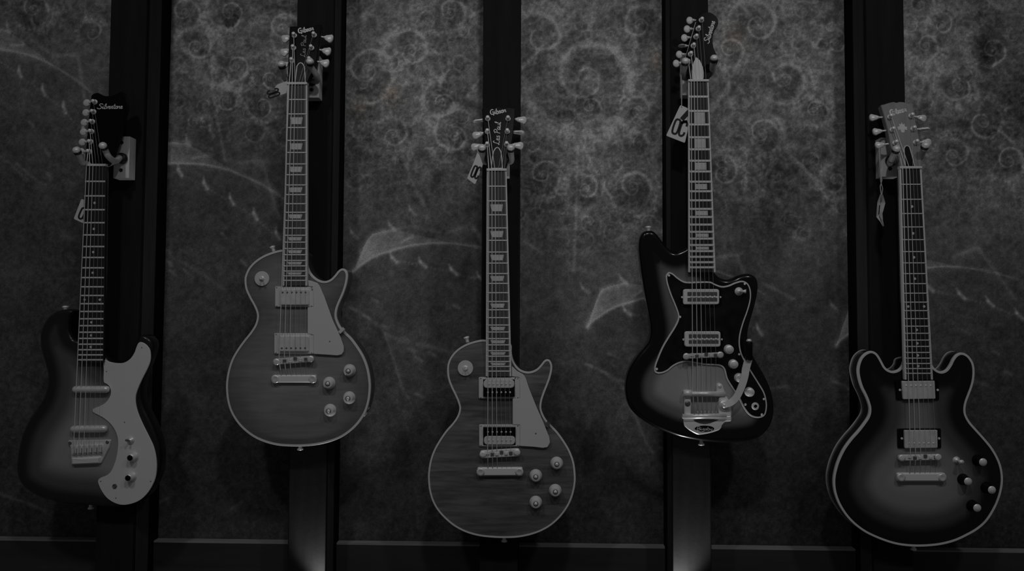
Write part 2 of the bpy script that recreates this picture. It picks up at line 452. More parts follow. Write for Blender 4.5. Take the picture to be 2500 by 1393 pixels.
SPIR = [(895, 170, 95, .6, 1), (1005, 125, 75, 2.2, -1), (1100, 30, 60, 1, 1), (1080, 250, 60, 3, 1), (960, 330, 55, 1.4, -1), (1110, 330, 70, 4, 1),
        (450, 30, 55, .5, 1), (480, 115, 60, 1.7, -1), (575, 160, 60, 2.4, 1), (660, 190, 45, .2, -1), (560, 30, 70, 3.1, 1), (690, 70, 70, 1, 1), (640, 260, 40, 2, 1),
        (1430, 190, 165, .9, 1), (1320, 90, 80, 2, -1), (1325, 425, 60, .4, 1), (1430, 460, 55, 2.6, -1), (1545, 455, 68, 1.1, 1), (1560, 270, 60, 3.3, -1), (1560, 60, 80, 0, 1), (1440, 260, 40, 1, 1),
        (1915, 190, 75, 1.2, 1), (2040, 105, 50, 2.2, -1), (1860, 325, 55, .3, 1), (1765, 420, 60, 1.9, -1), (1990, 270, 45, .9, 1), (2040, 440, 45, 3, 1), (1850, 60, 80, 2, -1), (1780, 120, 50, 1, 1),
        (2245, 10, 50, .5, 1), (2300, 60, 45, 2.1, -1), (2260, 110, 50, 1.6, 1), (2400, 300, 70, .8, -1), (2340, 210, 55, 2.9, 1), (2460, 390, 60, 1, 1), (2330, 380, 60, 2, -1), (2420, 120, 70, 3, 1), (2560, 200, 80, 1, -1),
        (80, 20, 60, 1, 1), (225, 80, 40, 2, -1)]
STREAK = [[(965, 285), (975, 345), (1000, 430), (1035, 500)], [(1140, 235), (1178, 185)], [(1120, 60), (1180, 20)], [(520, 130), (518, 200), (530, 290), (550, 390)],
          [(1276, 168), (1325, 115), (1400, 30)], [(1300, 170), (1312, 130)], [(1415, 340), (1450, 410), (1490, 480)], [(1410, 360), (1405, 560), (1400, 660)],
          [(1740, 270), (1785, 190), (1810, 130)], [(1776, 240), (1780, 180)], [(1810, 10), (1880, 95)], [(1920, 370), (1980, 430), (2040, 515)], [(2062, 560), (2075, 580)],
          [(2240, 255), (2262, 170), (2275, 130)], [(2270, 225), (2265, 170)], [(2430, 310), (2485, 360), (2500, 420)], [(2355, 275), (2340, 260)], [(1325, 110), (1275, 165)],
          [(1620, 10), (1610, 50)], [(40, 400), (90, 440), (110, 450)], [(1280, 590), (1320, 615)], [(1860, 690), (1940, 730)], [(1882, 947), (1925, 942)], [(0, 1205), (60, 1225), (110, 1245)], [(390, 1225), (410, 1215)], [(565, 1240), (590, 1225)]]
DARK = [(1895, 420, 45, 90, 17), (1380, 270, 40, 25, 14), (1330, 450, 40, 40, 10), (520, 330, 45, 60, 12), (2400, 120, 30, 110, 18), (2500, 250, 40, 120, 16), (1490, 270, 60, 22, 12), (1900, 560, 60, 60, 9), (900, 300, 30, 50, 8), (570, 55, 60, 14, 12), (60, 50, 40, 60, 12), (30, 480, 60, 60, 6), (960, 230, 20, 20, 6), (2450, 330, 40, 30, 8), (2440, 220, 40, 40, 8), (700, 20, 40, 14, 12), (1100, 80, 45, 40, 8), (960, 480, 60, 60, 8)]
BEADS = [([(1278, 190), (1300, 250), (1345, 295), (1410, 318), (1480, 315), (1545, 290), (1600, 235)], 4), ([(430, 60), (450, 110), (480, 138), (520, 130)], 2), ([(545, 170), (555, 205), (590, 215), (615, 190), (612, 150)], 2), ([(640, 240), (665, 262), (700, 255)], 3),
         ([(850, 225), (890, 238), (930, 230), (955, 190), (945, 150), (905, 145)], 2), ([(1010, 100), (1060, 125), (1080, 170), (1070, 215)], 2), ([(1060, 300), (1090, 330), (1130, 320), (1150, 285)], 2), ([(1110, 10), (1150, 25), (1175, 60)], 2),
         ([(1880, 150), (1930, 135), (1975, 165), (1990, 210)], 2), ([(1845, 300), (1885, 283), (1915, 310)], 2), ([(1770, 395), (1805, 395), (1822, 425), (1815, 470)], 2), ([(2010, 100), (2045, 76), (2060, 80)], 2), ([(1520, 430), (1575, 430), (1600, 470), (1590, 515), (1550, 530)], 2), ([(1405, 500), (1430, 530), (1465, 520)], 2), ([(1340, 400), (1365, 430), (1355, 470)], 2), ([(590, 20), (640, 40), (700, 45)], 3), ([(2225, 130), (2260, 150), (2300, 120)], 2)]
WARM = [(955, 230, 22), (875, 262, 18), (1605, 150, 22), (1795, 92, 24)]
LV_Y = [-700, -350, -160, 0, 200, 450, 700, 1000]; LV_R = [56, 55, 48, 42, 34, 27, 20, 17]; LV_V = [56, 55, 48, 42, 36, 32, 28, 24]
pm = mat('printed_fabric', 0.2, 0.85, spec=0.15, bump=(220, 0.12))
_nt = pm.node_tree; _a = _nt.nodes.new('ShaderNodeAttribute'); _a.attribute_name = 'print'
_tc = _nt.nodes.new('ShaderNodeTexCoord'); _n = _nt.nodes.new('ShaderNodeTexNoise'); _n.inputs['Scale'].default_value = 320; _n.inputs['Detail'].default_value = 3
_nt.links.new(_tc.outputs['Object'], _n.inputs['Vector'])
_mr = _nt.nodes.new('ShaderNodeMapRange'); _mr.inputs[1].default_value = .3; _mr.inputs[2].default_value = .7; _mr.inputs[3].default_value = .74; _mr.inputs[4].default_value = 1.26
_nt.links.new(_n.outputs['Fac'], _mr.inputs[0])
_s = _nt.nodes.new('ShaderNodeVectorMath'); _s.operation = 'SCALE'
_nt.links.new(_a.outputs['Color'], _s.inputs[0]); _nt.links.new(_mr.outputs[0], _s.inputs['Scale'])
_nt.links.new(_s.outputs[0], _nt.nodes['Principled BSDF'].inputs['Base Color'])
KPRINT = 0.135     # linear picture level of a white card under this room's light
for pi, (x0, x1, anchors, lab) in enumerate(PANELS):
    z0, z1, st = 0.94, 2.62, 0.0021
    nx = int((x1-x0)/st); nz = int((z1-z0)/st)
    xs = np.linspace(x0, x1, nx+1); zs = np.linspace(z0, z1, nz+1)
    Xw, Zw = np.meshgrid(xs, zs)
    X = Xw*MM; Y = (2.3-Zw)*MM
    a0 = anchors[0]; ax, ay = q(a0[0], a0[1])
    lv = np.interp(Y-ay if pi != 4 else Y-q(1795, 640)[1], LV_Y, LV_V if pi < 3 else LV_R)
    n1 = fbm(X*.006, Y*.006, pi); n2 = fbm(X*.022+5, Y*.022, pi+2); n3 = fbm(X*.07, Y*.07+3, pi+4)
    warp = 30*(n2-.5)
    topw = np.clip((ay+40-Y)/220, 0, 1)
    lv = lv*(1+0.42*(n1-.5)+0.30*(n2-.5)+0.42*(n3-.5))
    ridg = 1-np.abs(2*fbm(X*.018+20, Y*.018, pi+1)-1); lv = lv+topw*13*(ridg**6-.35)
    rid2 = 1-np.abs(2*fbm(X*.06+7, Y*.06+warp*.02, pi+5, 3)-1); lv = lv+(.25+.75*topw)*15*(rid2**5-.3)
    lv = lv+(.6+.4*topw)*24*(fbm(X*.15+3, Y*.15, pi+6, 3)-.5)
    r2 = np.random.default_rng(40+pi)
    for k in range(26):
        sx = r2.uniform(x0, x1)*MM; sy = ay+r2.uniform(-620, -60); R_ = r2.uniform(13, 34)
        lv = spiral(lv, X+warp*.3, Y+warp*.3, sx, sy, R_, r2.uniform(0, 6.28), 14, r2.choice([-1, 1]), n3)
    if pi == 0: lv = lv*1.10
    for (px, py, R, ph, hd) in SPIR:
        sx, sy = q(px, py)
        if x0*MM-R < sx < x1*MM+R: lv = spiral(lv, X+warp*.35, Y+warp*.35, sx, sy, R*.8, ph, 24, hd, n3)
    for (px, py, rx, ry, am_) in DARK:
        sx, sy = q(px, py); lv = lv-am_*np.exp(-((X+warp*2-sx)/rx)**2-((Y+warp*2-sy)/ry)**2)
    for (bp_, nb) in BEADS:
        P = [q(*p) for p in bp_]
        if not any(x0*MM-20 < p[0] < x1*MM+20 for p in P): continue
        C_ = catmull(P, 8, False); d_ = np.r_[0, np.cumsum(np.hypot(*np.diff(C_, axis=0).T))]
        for k in range(nb):
            for t_ in np.arange(0, d_[-1], 9.0+k):
                bx_, by_ = np.interp(t_, d_, C_[:, 0]), np.interp(t_, d_, C_[:, 1])+k*13
                lv = lv+(13-2*k)*np.exp(-((X+warp*.3-bx_)**2+(Y+warp*.3-by_)**2)/(15+2*k))
    for s in STREAK:
        P = [q(*p) for p in s]
        if any(x0*MM-10 < p[0] < x1*MM+10 for p in P):
            lv = lv+13*np.exp(-(poly_d(X+warp*.15, Y, cm2(P) if len(P) > 2 else P)/4.5)**2)
    for (px, py, rot, sc) in anchors:
        sx, sy = q(px, py); lv = sail(lv, X+warp*.12, Y+warp*.12, sx, sy, rot, sc)
    lv = np.clip(lv, 5, 86)
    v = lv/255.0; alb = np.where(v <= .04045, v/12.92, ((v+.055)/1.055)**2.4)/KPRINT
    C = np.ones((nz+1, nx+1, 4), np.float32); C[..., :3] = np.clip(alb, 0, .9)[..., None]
    for (px, py, R) in WARM:
        sx, sy = q(px, py); g = np.exp(-((X-sx)**2+(Y-sy)**2)/R**2)*n2
        C[..., 0] *= 1+.35*g; C[..., 2] *= 1-.25*g
    rip = YP+0.0025*(fbm(Xw*9, Zw*3, pi+3, 3)-.5)+0.0012*(n2-.5)
    t = thing('fabric_panel', ((x0+x1)/2, YP, z0), lab, 'fabric panel', 'printed fabric panels')
    V = np.stack([Xw, rip, Zw], -1).reshape(-1, 3)-ORG
    idx = np.arange((nx+1)*(nz+1)).reshape(nz+1, nx+1)
    F = np.stack([idx[:-1, :-1], idx[:-1, 1:], idx[1:, 1:], idx[1:, :-1]], -1).reshape(-1)
    me = bpy.data.meshes.new('cloth'); nf = nx*nz
    me.vertices.add(len(V)); me.vertices.foreach_set('co', V.astype(np.float32).ravel())
    me.loops.add(nf*4); me.loops.foreach_set('vertex_index', F.astype(np.int32))
    me.polygons.add(nf); me.polygons.foreach_set('loop_start', np.arange(0, nf*4, 4, dtype=np.int32))
    me.polygons.foreach_set('use_smooth', np.ones(nf, bool))
    me.update(calc_edges=True)
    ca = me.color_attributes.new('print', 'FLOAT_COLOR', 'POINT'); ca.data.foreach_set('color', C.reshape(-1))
    me.materials.append(pm)
    o = bpy.data.objects.new('cloth', me); COL.objects.link(o); o.parent = t
    MB().add(*box(x0, x1, 0.1295, 0.1395, z0, z1)).build('backing_board', 'wall_paint', t)
    # rail along the bottom of the bay
    ORG = np.zeros(3)
    tr = struct('trim_%d' % (pi+1), MB().add(*box(x0+.001, x1-.001, 0.0995, 0.1225, 0.72, 0.9625)), 'rail_board')
    struct('lit_top_strip', MB().add(*box(x0+.001, x1-.001, 0.0992, 0.1226, 0.9626, 0.9665, 0.0008)), 'rail_top_lit', tr)  # added pale strip, light on the rail's top face put into its colour
ORG = np.zeros(3)

# ------------------------------------------------------------------ guitar building blocks
ALPHA = 0.030
class Guitar:
    def __init__(s, base_px, t, label, nut_px, hb, head_tilt):
        n = np.array([0, -math.cos(ALPHA), -math.sin(ALPHA)])
        p = at_y(base_px[0], base_px[1], -t-0.001)
        s.pl = Plane(p, n); s.t = t; s.hb = hb
        s.o = thing('electric_guitar', tuple(p+np.array([0, t/2, 0])), label, 'guitar', 'guitars hung on the wall')
        nc = s.pl.at(nut_px[0], nut_px[1], hb-0.001)
        a = ALPHA-head_tilt
        s.hp = Plane(nc+s.pl.n*(-0.002), (0, -math.cos(a), -math.sin(a)))
    def uv(s, pts, h=0): return np.array([s.pl.uv(s.pl.at(x, y, h)) for x, y in pts])

def make_body(g, outline, top, side, round_r=0.0, dome=0.0, dome_d=0.06, nsub=5, name='body', shift=0):
    P = ccw(catmull(g.uv(outline), nsub)); N = normals2(P)
    rr = max(round_r, 0.0008)
    def hgt(d):
        h = 0.0
        if d < rr: h = -(rr-math.sqrt(max(rr*rr-(rr-d)**2, 0)))
        if dome: u = min(d/dome_d, 1); h += dome*(u*u*(3-2*u))
        return h
    ds = [rr*q for q in (0.08, 0.25, 0.5, 0.8, 1.1)] if round_r else []
    ds += [x for x in (0.012, 0.020, 0.030, 0.042) if x > rr*1.3]
    pts = [tuple(p) for p in P]; npo = len(pts)
    for d in ds:
        Q = P+N*d; ok = (seg_dist(Q, P) > d*0.96) & inside(Q, P)
        Q = Q[ok]
        if d > 0.01: Q = Q[::2]
        pts += [tuple(p) for p in Q]
    mn, mx = P.min(0), P.max(0); gs = 0.009
    gx, gy = np.meshgrid(np.arange(mn[0], mx[0], gs), np.arange(mn[1], mx[1], gs)); Q = np.stack([gx.ravel(), gy.ravel()], 1)
    Q = Q[inside(Q, P)]; Q = Q[seg_dist(Q, P) > ds[-1]+0.005]; pts += [tuple(p) for p in Q]
    r = delaunay_2d_cdt([Vector(p) for p in pts], [], [list(range(npo))], 1, 1e-6)
    vv = np.array([(p[0], p[1]) for p in r[0]]); D = seg_dist(vv, P); 
    V = [g.pl.w3(a, b, hgt(d)) for (a, b), d in zip(vv, D)]; E = list(D); F = [tuple(f) for f in r[2]]
    # orient towards the viewer
    F2 = []
    for f in F:
        a, b, c = vv[f[0]], vv[f[1]], vv[f[2]]
        if (b[0]-a[0])*(c[1]-a[1])-(b[1]-a[1])*(c[0]-a[0]) < 0: f = f[::-1]
        F2.append(f)
    midx = [0]*len(F2)
    br = max(round_r*0.8, 0.003); k0 = len(V)
    h0 = hgt(0.0)
    prof = [(0, h0), (0, -g.t+br), (br*0.3, -g.t+br*0.3), (br, -g.t)]
    ring = []
    for d, h in prof: ring.append([g.pl.w3(a, b, h) for a, b in P+N*d])
    sv, sf = rings_mesh(ring[::-1], True, False)
    V += sv; F2 += [tuple(i+k0 for i in f) for f in sf]; midx += [1]*len(sf); E += [0.0]*len(sv)
    o = obj(name, V, F2, None, g.o, True, mats=[top, side], midx=midx)
    at = o.data.attributes.new('edge', 'FLOAT', 'POINT'); at.data.foreach_set('value', np.array(E, np.float32))
    # sharp rim where there is no round-over
    g.P = P; g.N = N
    return o
def make_binding(g, w, m, depth=0.006, rear=False):
    prof = [(0.0005, -depth), (-0.0004, -depth), (-0.0004, 0.0002), (0.0004, 0.0009), (w, 0.0009), (w, -0.001)]
    MB().add(*strip_uv(g.pl, g.P, prof[::-1])).build('binding', m, g.o)
    if rear:
        prof = [(0.0005, -g.t+depth), (-0.0006, -g.t+depth), (-0.0006, -g.t+0.0005), (0.004, -g.t-0.0005)]
        MB().add(*strip_uv(g.pl, g.P, prof)).build('rear_binding', m, g.o)
def lerp(a, b, t): return (a[0]+(b[0]-a[0])*t, a[1]+(b[1]-a[1])*t)
def make_neck(g, nl, nr, el, er, scale_px, nfret, inlays, kind, board, bind=None, fretw=0.0026, inlay_m='inlay', heel=0.05):
    """nl,nr,el,er: board corners in the photo's frame; frets follow the 12-tone rule"""
    hb = g.hb; pl = g.pl
    C = [pl.uv(pl.at(x, y, hb)) for x, y in (nl, nr, er, el)]
    fb = MB().add(*prism_uv(pl, C, 0.0005, hb, 0.0006)).build('fingerboard', board, g.o)
    NL, NR, ER, EL = C
    span = (el[1]+er[1])/2-(nl[1]+nr[1])/2
    def pos(u, t): return (NL*(1-u)+NR*u)*(1-t)+(EL*(1-u)+ER*u)*t
    # neck behind the board: rounded back from nut to heel
    mb = MB(); R = []
    d0 = pos(.5, 0); d1 = pos(.5, 1)
    for t, dep in ((0.0, .018), (.3, .019), (.6, .020), (.72, .021)):
        a, b = pos(0, t), pos(1, t); ring = []
        for j in range(11):
            th = math.pi*j/10; c = (a+b)/2; hw = (b-a)/2
            p = c+hw*math.cos(th)*0.99; ring.append(pl.w3(p[0], p[1], 0.0006-dep*math.sin(th)))
        R.append(ring)
    v, f = rings_mesh(R, True, True); mb.add(v, f); mb.build('neck', 'neck_wood', g.o, True)
    if bind:
        for side in (0, 1):
            u0, u1 = (0.0, bind) if side == 0 else (1-bind, 1.0)
            e = 0.0006 if side == 0 else -0.0006
            Q = [pos(u0, 0), pos(u1, 0), pos(u1, 1), pos(u0, 1)]
            Q = [np.array([x-(0.0006 if side == 0 else -0.0006), y]) for x, y in Q]
            MB().add(*prism_uv(pl, Q, 0.004, hb+0.0004, 0.0002)).build('binding', 'binding', fb)
    for i in range(1, nfret+1):
        t = scale_px*(1-2**(-i/12))/span
        if t > 1.005: break
        a, b = pos(0.02, t), pos(0.98, t); d = (b-a); d /= np.linalg.norm(d); n = np.array([-d[1], d[0]])*fretw/2
        MB().add(*prism_uv(pl, [a-n, b-n, b+n, a+n], hb-0.0004, hb+0.0012, 0.0005)).build('fret', 'fret', fb)
    tf = lambda i: scale_px*(1-2**(-i/12))/span
    for i in inlays:
        t0, t1 = tf(i-1), tf(i); L = t1-t0; tm = (t0+t1)/2
        if kind == 'trap':
            a, b = t0+L*.24, t0+L*.74
            Q = [pos(.17, a), pos(.80, a), pos(.74, b), pos(.24, b)]
            MB().add(*prism_uv(pl, Q, hb-0.0004, hb+0.0004, 0.0001)).build('inlay', inlay_m, fb)
        elif kind == 'block':
            hh = {3: .40, 5: .38, 7: .34, 9: .28, 12: .28, 15: .25, 17: .22}.get(i, .25)
            a, b = tm-L*hh, tm+L*hh
            MB().add(*prism_uv(pl, [pos(.27, a), pos(.78, a), pos(.78, b), pos(.27, b)], hb-0.0004, hb+0.0004, 0.0001)).build('inlay', inlay_m, fb)
        else:
            for u in ((.5,) if i not in (12, 24) else (.2, .82)):
                c = pos(u, tm); MB().add(*lathe(pl.w3(c[0], c[1], hb-0.0004), pl.n, [(.0028, 0), (.0028, .0007), (0, .0008)], 14)).build('inlay_dot', inlay_m, fb)
    g.pos = pos
    d = pos(.5, 0)-pos(.5, 1); d /= np.linalg.norm(d); sx = np.array([d[1], -d[0]])
    a, b = pos(-0.02, 0)-d*.0005, pos(1.02, 0)-d*.0005
    MB().add(*prism_uv(pl, [a, b, b+d*.0052, a+d*.0052], 0.002, hb+0.0028, 0.0006)).build('nut', 'binding_bright', g.o)
    return fb
def make_head(g, outline, m, edge_m=None, thick=0.014, nsub=0, rnd=0.0):
    P = np.array([g.hp.uv(g.hp.at(x, y, 0)) for x, y in outline])
    if nsub: P = catmull(P, nsub)
    if rnd: P = roundpoly(P, rnd)
    v, f = prism_uv(g.hp, P, -thick, 0.0, 0.0012)
    return MB().add(v, f).build('headstock', m, g.o)
def make_tuners(g, posts, buttons, size=(.0085, .0078), shape='oval', m='metal_bright', mb='metal_bright', edge=()):
    out = []
    for k, ((x, y), (bx, by)) in enumerate(zip(posts, buttons)):
        c = g.hp.at(x, y, 0.001)
        o = MB().add(*lathe(c-g.hp.n*.001, g.hp.n, [(.0060, 0), (.0060, .0018), (.0046, .0024), (.0040, .0026), (.0036, .007), (.0042, .0105), (.0030, .0118), (0, .012)], 12)).build('tuning_machine', m, g.o, True)
        hpost = c+g.hp.n*.007
        b = g.hp.at(bx, by, -0.008)
        root = g.hp.at(x, y, -0.008)
        d = b-root; L = np.linalg.norm(d); d = d/L; n = g.hp.n; e = np.cross(n, d)
        mbb = MB().add(*tube([root, b-d*size[0]*.7], .0021, 8)); mbb.add(*tube([b-d*(size[0]*1.35), b-d*size[0]*.6], .0034, 10))
        s0, s1 = size
        if k in edge: ax = [d*s0*1.05, n*s1, e*.0022]
        else: ax = [d*s0, e*s1, n*.0026]
        if shape == 'key':
            # keystone / tulip button: flared plate with rounded ends
            Q = [(-1.0, -.45), (-.2, -.75), (.55, -1), (1.05, -.55), (1.05, .55), (.55, 1), (-.2, .75), (-1.0, .45)]
            Q = catmull(np.array(Q), 3)
            R = [[b+ax[0]*q0+ax[1]*q1*f+ax[2]*hh for q0, q1 in Q] for f, hh in ((.85, -1), (1, -.4), (1, .4), (.85, 1))]
            mbb.add(*rings_mesh(R))
        else:
            mbb.add(*ellipsoid(b, ax))
        mbb.build('tuner_button', mb, o, True)
        out.append(hpost)
    return out
def make_strings(g, nut_u, posts, path_px, order=None, rad=None):
    """path_px: list of ((bass px),(treble px),h) below the nut"""
    rad = rad or [.00125, .00110, .00092, .00050, .00042, .00036]
    for i in range(6):
        u = nut_u[0]+(nut_u[1]-nut_u[0])*i/5
        a = g.pos(u, 0.0); n0 = g.pl.w3(a[0], a[1], g.hb+0.0030)
        pts = []
        if posts is not None: pts.append(posts[i])
        pts.append(n0)
        for (b, t, h) in path_px:
            p = lerp(b, t, i/5); pts.append(g.pl.at(p[0], p[1], h))
        MB().add(*tube(pts, rad[i]*(.80 if i < 3 else .7), 6)).build('string', 'string_wound' if i < 3 else 'string_plain', g.o, True)
def rect(x0, y0, x1, y1): return [(x0, y0), (x1, y0), (x1, y1), (x0, y1)]
def bar(p, q2, w):
    p = np.array(p, float); q2 = np.array(q2, float); d = q2-p; d /= np.linalg.norm(d); n = np.array([-d[1], d[0]])*w/2
    return [tuple(p-n), tuple(q2-n), tuple(q2+n), tuple(p+n)]
def knob(g, px, py, r, m='knob_amber', h=.016, cap='metal_bright', top=.78, numbered=True):
    c = g.pl.at(px, py, h*.5)-g.pl.n*h*.5+g.pl.n*g.kh
    o = MB().add(*lathe(c, g.pl.n, [(r, 0), (r, .0030), (r*.97, .0042), (r*top, h-.0025), (r*(top-.07), h-.0005), (r*(top-.12), h), (0, h)], 28)).build('control_knob', m, g.o, True)
    if cap:
        MB().add(*lathe(c+g.pl.n*(h-.0002), g.pl.n, [(r*.40, 0), (r*.40, .0006), (r*.34, .0009), (0, .0007)], 20)).build('knob_ring', 'metal_dark', o, True)
        MB().add(*lathe(c+g.pl.n*(h+.0004), g.pl.n, [(r*.28, 0), (r*.26, .0008), (0, .0011)], 16)).build('knob_cap', cap, o, True)
    return o
def screw(g, px, py, h, parent, r=.0022, m='metal'):
    MB().add(*lathe(g.pl.at(px, py, h)-g.pl.n*.0004, g.pl.n, [(r, 0), (r*.9, .0009), (r*.45, .0014), (r*.3, .0008), (0, .0008)], 12)).build('screw', m, parent, True)
def humbucker(g, ring, cover, rows, ring_m, cover_m=None, bobbins=None, h=.006, poles=6, pole_m='metal_bright', pole_r=.0022, ringscrews=True):
    """ring/cover: 4 px corners"""
    o = MB().add(*prism(g.pl, ring, -0.002, g.kh+.0045, .0012, .003)).build('pickup', ring_m, g.o)
    if ringscrews:
        for i in range(4):
            c = np.mean(ring, 0); p = c+(np.array(ring[i])-c)*.90; screw(g, p[0], p[1], g.kh+.0046, o, .0013, 'metal_dark')
    H = g.kh+.0045+h
    if cover_m:
        MB().add(*prism(g.pl, cover, g.kh, H, .0012, .0025)).build('pickup_cover', cover_m, o)
    else:
        MB().add(*prism(g.pl, cover, g.kh, g.kh+.005, .0003, .001)).build('pickup_base', 'black', o)
    for (bp, bm) in (bobbins or []):
        MB().add(*prism(g.pl, bp, g.kh+.004, H, .0010, .010 if bm == 'cream' else .003)).build('bobbin', bm, o)
    for (a, b, pm_) in rows:
        for i in range(poles):
            p = lerp(a, b, i/(poles-1)); MB().add(*lathe(g.pl.at(p[0], p[1], H)-g.pl.n*.0006, g.pl.n, [(pole_r, 0), (pole_r, .0012), (pole_r*.6, .0017), (0, .0017)], 10)).build('pole_piece', pm_, o, True)
    return o
def tune_bridge(g, p, q2, w, saddles, h=.016, m='metal'):
    pl = g.pl
    o = MB().add(*prism(pl, bar(p, q2, w), h-.009, h-.002, .0012, .006)).build('bridge', m, g.o)
    for e in (p, q2):
        c = lerp(e, (p if e is q2 else q2), .07)
        MB().add(*lathe(pl.at(c[0], c[1], h)-pl.n*(h-.0005), pl.n, [(.0042, 0), (.0042, h-.002), (.0075, h-.0018), (.0075, h+.0002), (.004, h+.001), (0, h+.001)], 16)).build('bridge_post', m, o, True)
    a, b = saddles
    for i in range(6):
        s = lerp(a, b, i/5); off = (-2.5 if i in (0, 3) else 1.0)
        MB().add(*prism(pl, rect(s[0]-4.2, s[1]-4+off, s[0]+4.2, s[1]+3.5+off), h-.003, h+.0008, .0012)).build('saddle', 'metal_dark' if i % 2 else m, o)
    return o
def stop_tail(g, p, q2, w, h=.013):
    pl = g.pl
    o = MB().add(*prism(pl, bar(p, q2, w), h-.008, h, .0028, .004)).build('tailpiece', 'metal_bright', g.o)
    for e in (p, q2):
        c = lerp(e, (p if e is q2 else q2), .075)
        MB().add(*lathe(pl.at(c[0], c[1], h)-pl.n*h, pl.n, [(.0055, 0), (.0055, h-.004), (.0092, h-.003), (.0092, h+.001), (.006, h+.0022), (.004, h+.0014), (0, h+.0012)], 18)).build('stud', 'metal', o, True)
    return o
def truss_arch(g, pts, m, edge_m, nsub=4):
    P = np.array([g.hp.uv(g.hp.at(x, y, .002)) for x, y in pts]); P = ccw(P)
    o = MB().add(*prism_uv(g.hp, P, 0.0, .0018, .0003)).build('truss_rod_cover', m, g.o)
    if edge_m: MB().add(*strip_uv(g.hp, P, [(.0020, .0019), (.0018, .0023), (0.0, .0023), (-.0002, .0006)])).build('cover_edge', edge_m, o)
    return o
def strap_button(g, px, py, d2, h=-.02):
    """d2: outward direction in the face plane"""
    c = g.pl.at(px, py, h); d = g.pl.ex*d2[0]+g.pl.ey*d2[1]; d /= np.linalg.norm(d)
    MB().add(*lathe(c-d*.004, d, [(.0045, 0), (.004, .004), (.0042, .008), (.0068, .011), (.0066, .0135), (.003, .0145), (0, .0145)], 16)).build('strap_button', 'metal_bright', g.o, True)
def zz(pts, s, ox, oy): return [(x/s+ox, y/s+oy) for x, y in pts]

# ================================================================== guitar 1: white S-shaped pickguard
g = Guitar((222, 1232), .040, 'dark sunburst guitar with a large white S-shaped pickguard, leftmost on the wall', (234, 403), .009, 0.05)
g.kh = 0.0
make_body(g, [(190, 831), (178, 826), (170, 813), (167, 795), (171, 775), (177, 762), (173, 756), (160, 754), (142, 757), (122, 767), (108, 782), (98, 802), (94, 825), (97, 855), (106, 885), (113, 915), (112, 940), (104, 968), (88, 995), (70, 1020), (55, 1050), (44, 1085), (38, 1120), (37, 1150), (44, 1175), (62, 1196), (95, 1214), (135, 1226), (180, 1232), (222, 1235), (262, 1240), (300, 1240), (332, 1230), (358, 1209), (376, 1180), (387, 1145), (389, 1110), (384, 1075), (374, 1045), (360, 1015), (348, 990), (342, 965), (344, 935), (353, 905), (364, 875), (371, 850), (369, 832), (359, 821), (345, 817), (334, 826), (328, 846), (318, 865), (301, 880), (284, 884), (268, 880), (256, 868), (250, 858), (220, 848)],
          'burst_one', 'side_black', round_r=.010)
pg = zz([(587, 413), (620, 425), (660, 432), (700, 430), (735, 410), (760, 375), (773, 340), (784, 318), (800, 313), (825, 325), (845, 350), (852, 385), (848, 425), (830, 470), (805, 520), (785, 565), (770, 610), (768, 650), (775, 690), (790, 735), (815, 790), (845, 850), (870, 905), (883, 960), (887, 1020), (880, 1080), (860, 1130), (830, 1175), (790, 1210), (740, 1230), (690, 1235), (645, 1222), (605, 1195), (575, 1155), (557, 1115), (556, 1095), (570, 1082), (600, 1070), (625, 1050), (645, 1010), (660, 960), (668, 900), (665, 850), (650, 810), (625, 775), (590, 745), (555, 725), (530, 712), (524, 700), (530, 690), (560, 678), (595, 658), (620, 625), (628, 595), (620, 565), (605, 550), (587, 535), (587, 470)], 2.322, 0, 700)
pgo = MB().add(*prism(g.pl, pg, -.001, .0026, .0007, smooth_n=4)).build('pickguard', 'white', g.o, label='glossy white S-shaped pickguard')
for x, y in [(346, 848), (260, 906), (304, 1030), (246, 1174), (368, 1174), (283, 1215)]: screw(g, x, y, .0026, pgo, .0014, 'metal_dark')
make_neck(g, (208.5, 405), (258.5, 405), (188.5, 884), (252.5, 884), 673, 21, (3, 5, 7, 9, 12, 15, 17, 19), 'dot', 'ebony', fretw=.0034)
hd = make_head(g, [(223, 233), (227, 229), (237, 226), (247, 230), (257, 234), (272, 232.5), (284, 228), (293, 223), (301, 225), (304, 234), (308, 252), (308, 265), (303, 283), (296, 314), (289, 338), (282, 358), (276, 376), (267, 392), (259, 402), (234, 405), (208, 404), (208, 382), (210, 358), (212.5, 330), (215, 302), (218, 271), (221.5, 242)], 'gloss_black', nsub=3)
lettering(g.hp, 'Silvertone', g.hp.at(238, 266, .0004), g.hp.at(299, 265, .0004), .012, .0015, .0005, .2).build('logo', 'logo_silver', hd)
ps = make_tuners(g, [(219, 370), (222, 346), (224, 321), (226, 297), (229, 273), (232, 249)], [(198, 370), (201, 347), (204, 322), (206, 299), (210, 275), (212, 251)], (.0088, .0086), mb='cream')
make_strings(g, (.09, .88), ps, [((180, 1080), (243, 1080), .0125), ((182, 1112), (241, 1111), .0115)])
for k, ((xa, ya), (xb, yb)) in enumerate([((186.5, 950), (258, 950)), ((181.5, 1046.8), (253, 1046))]):
    a, b = g.pl.at(xa, ya, .006), g.pl.at(xb, yb, .006); d = (b-a)/np.linalg.norm(b-a); r = .0080
    pts = [a-d*r*1.0, a-d*r*.8, a-d*r*.3, a, b, b+d*r*.3, b+d*r*.8, b+d*r]; o = MB().add(*tube(pts, [r*.3, r*.75, r*.97, r, r, r*.97, r*.75, r*.3], 20)).build('pickup', 'metal', g.o, True)
    MB().add(*prism(g.pl, bar((xa-6, ya), (xb+6, yb), 5), .0, .0035, .0005)).build('mounting_bar', 'metal_dark', o)
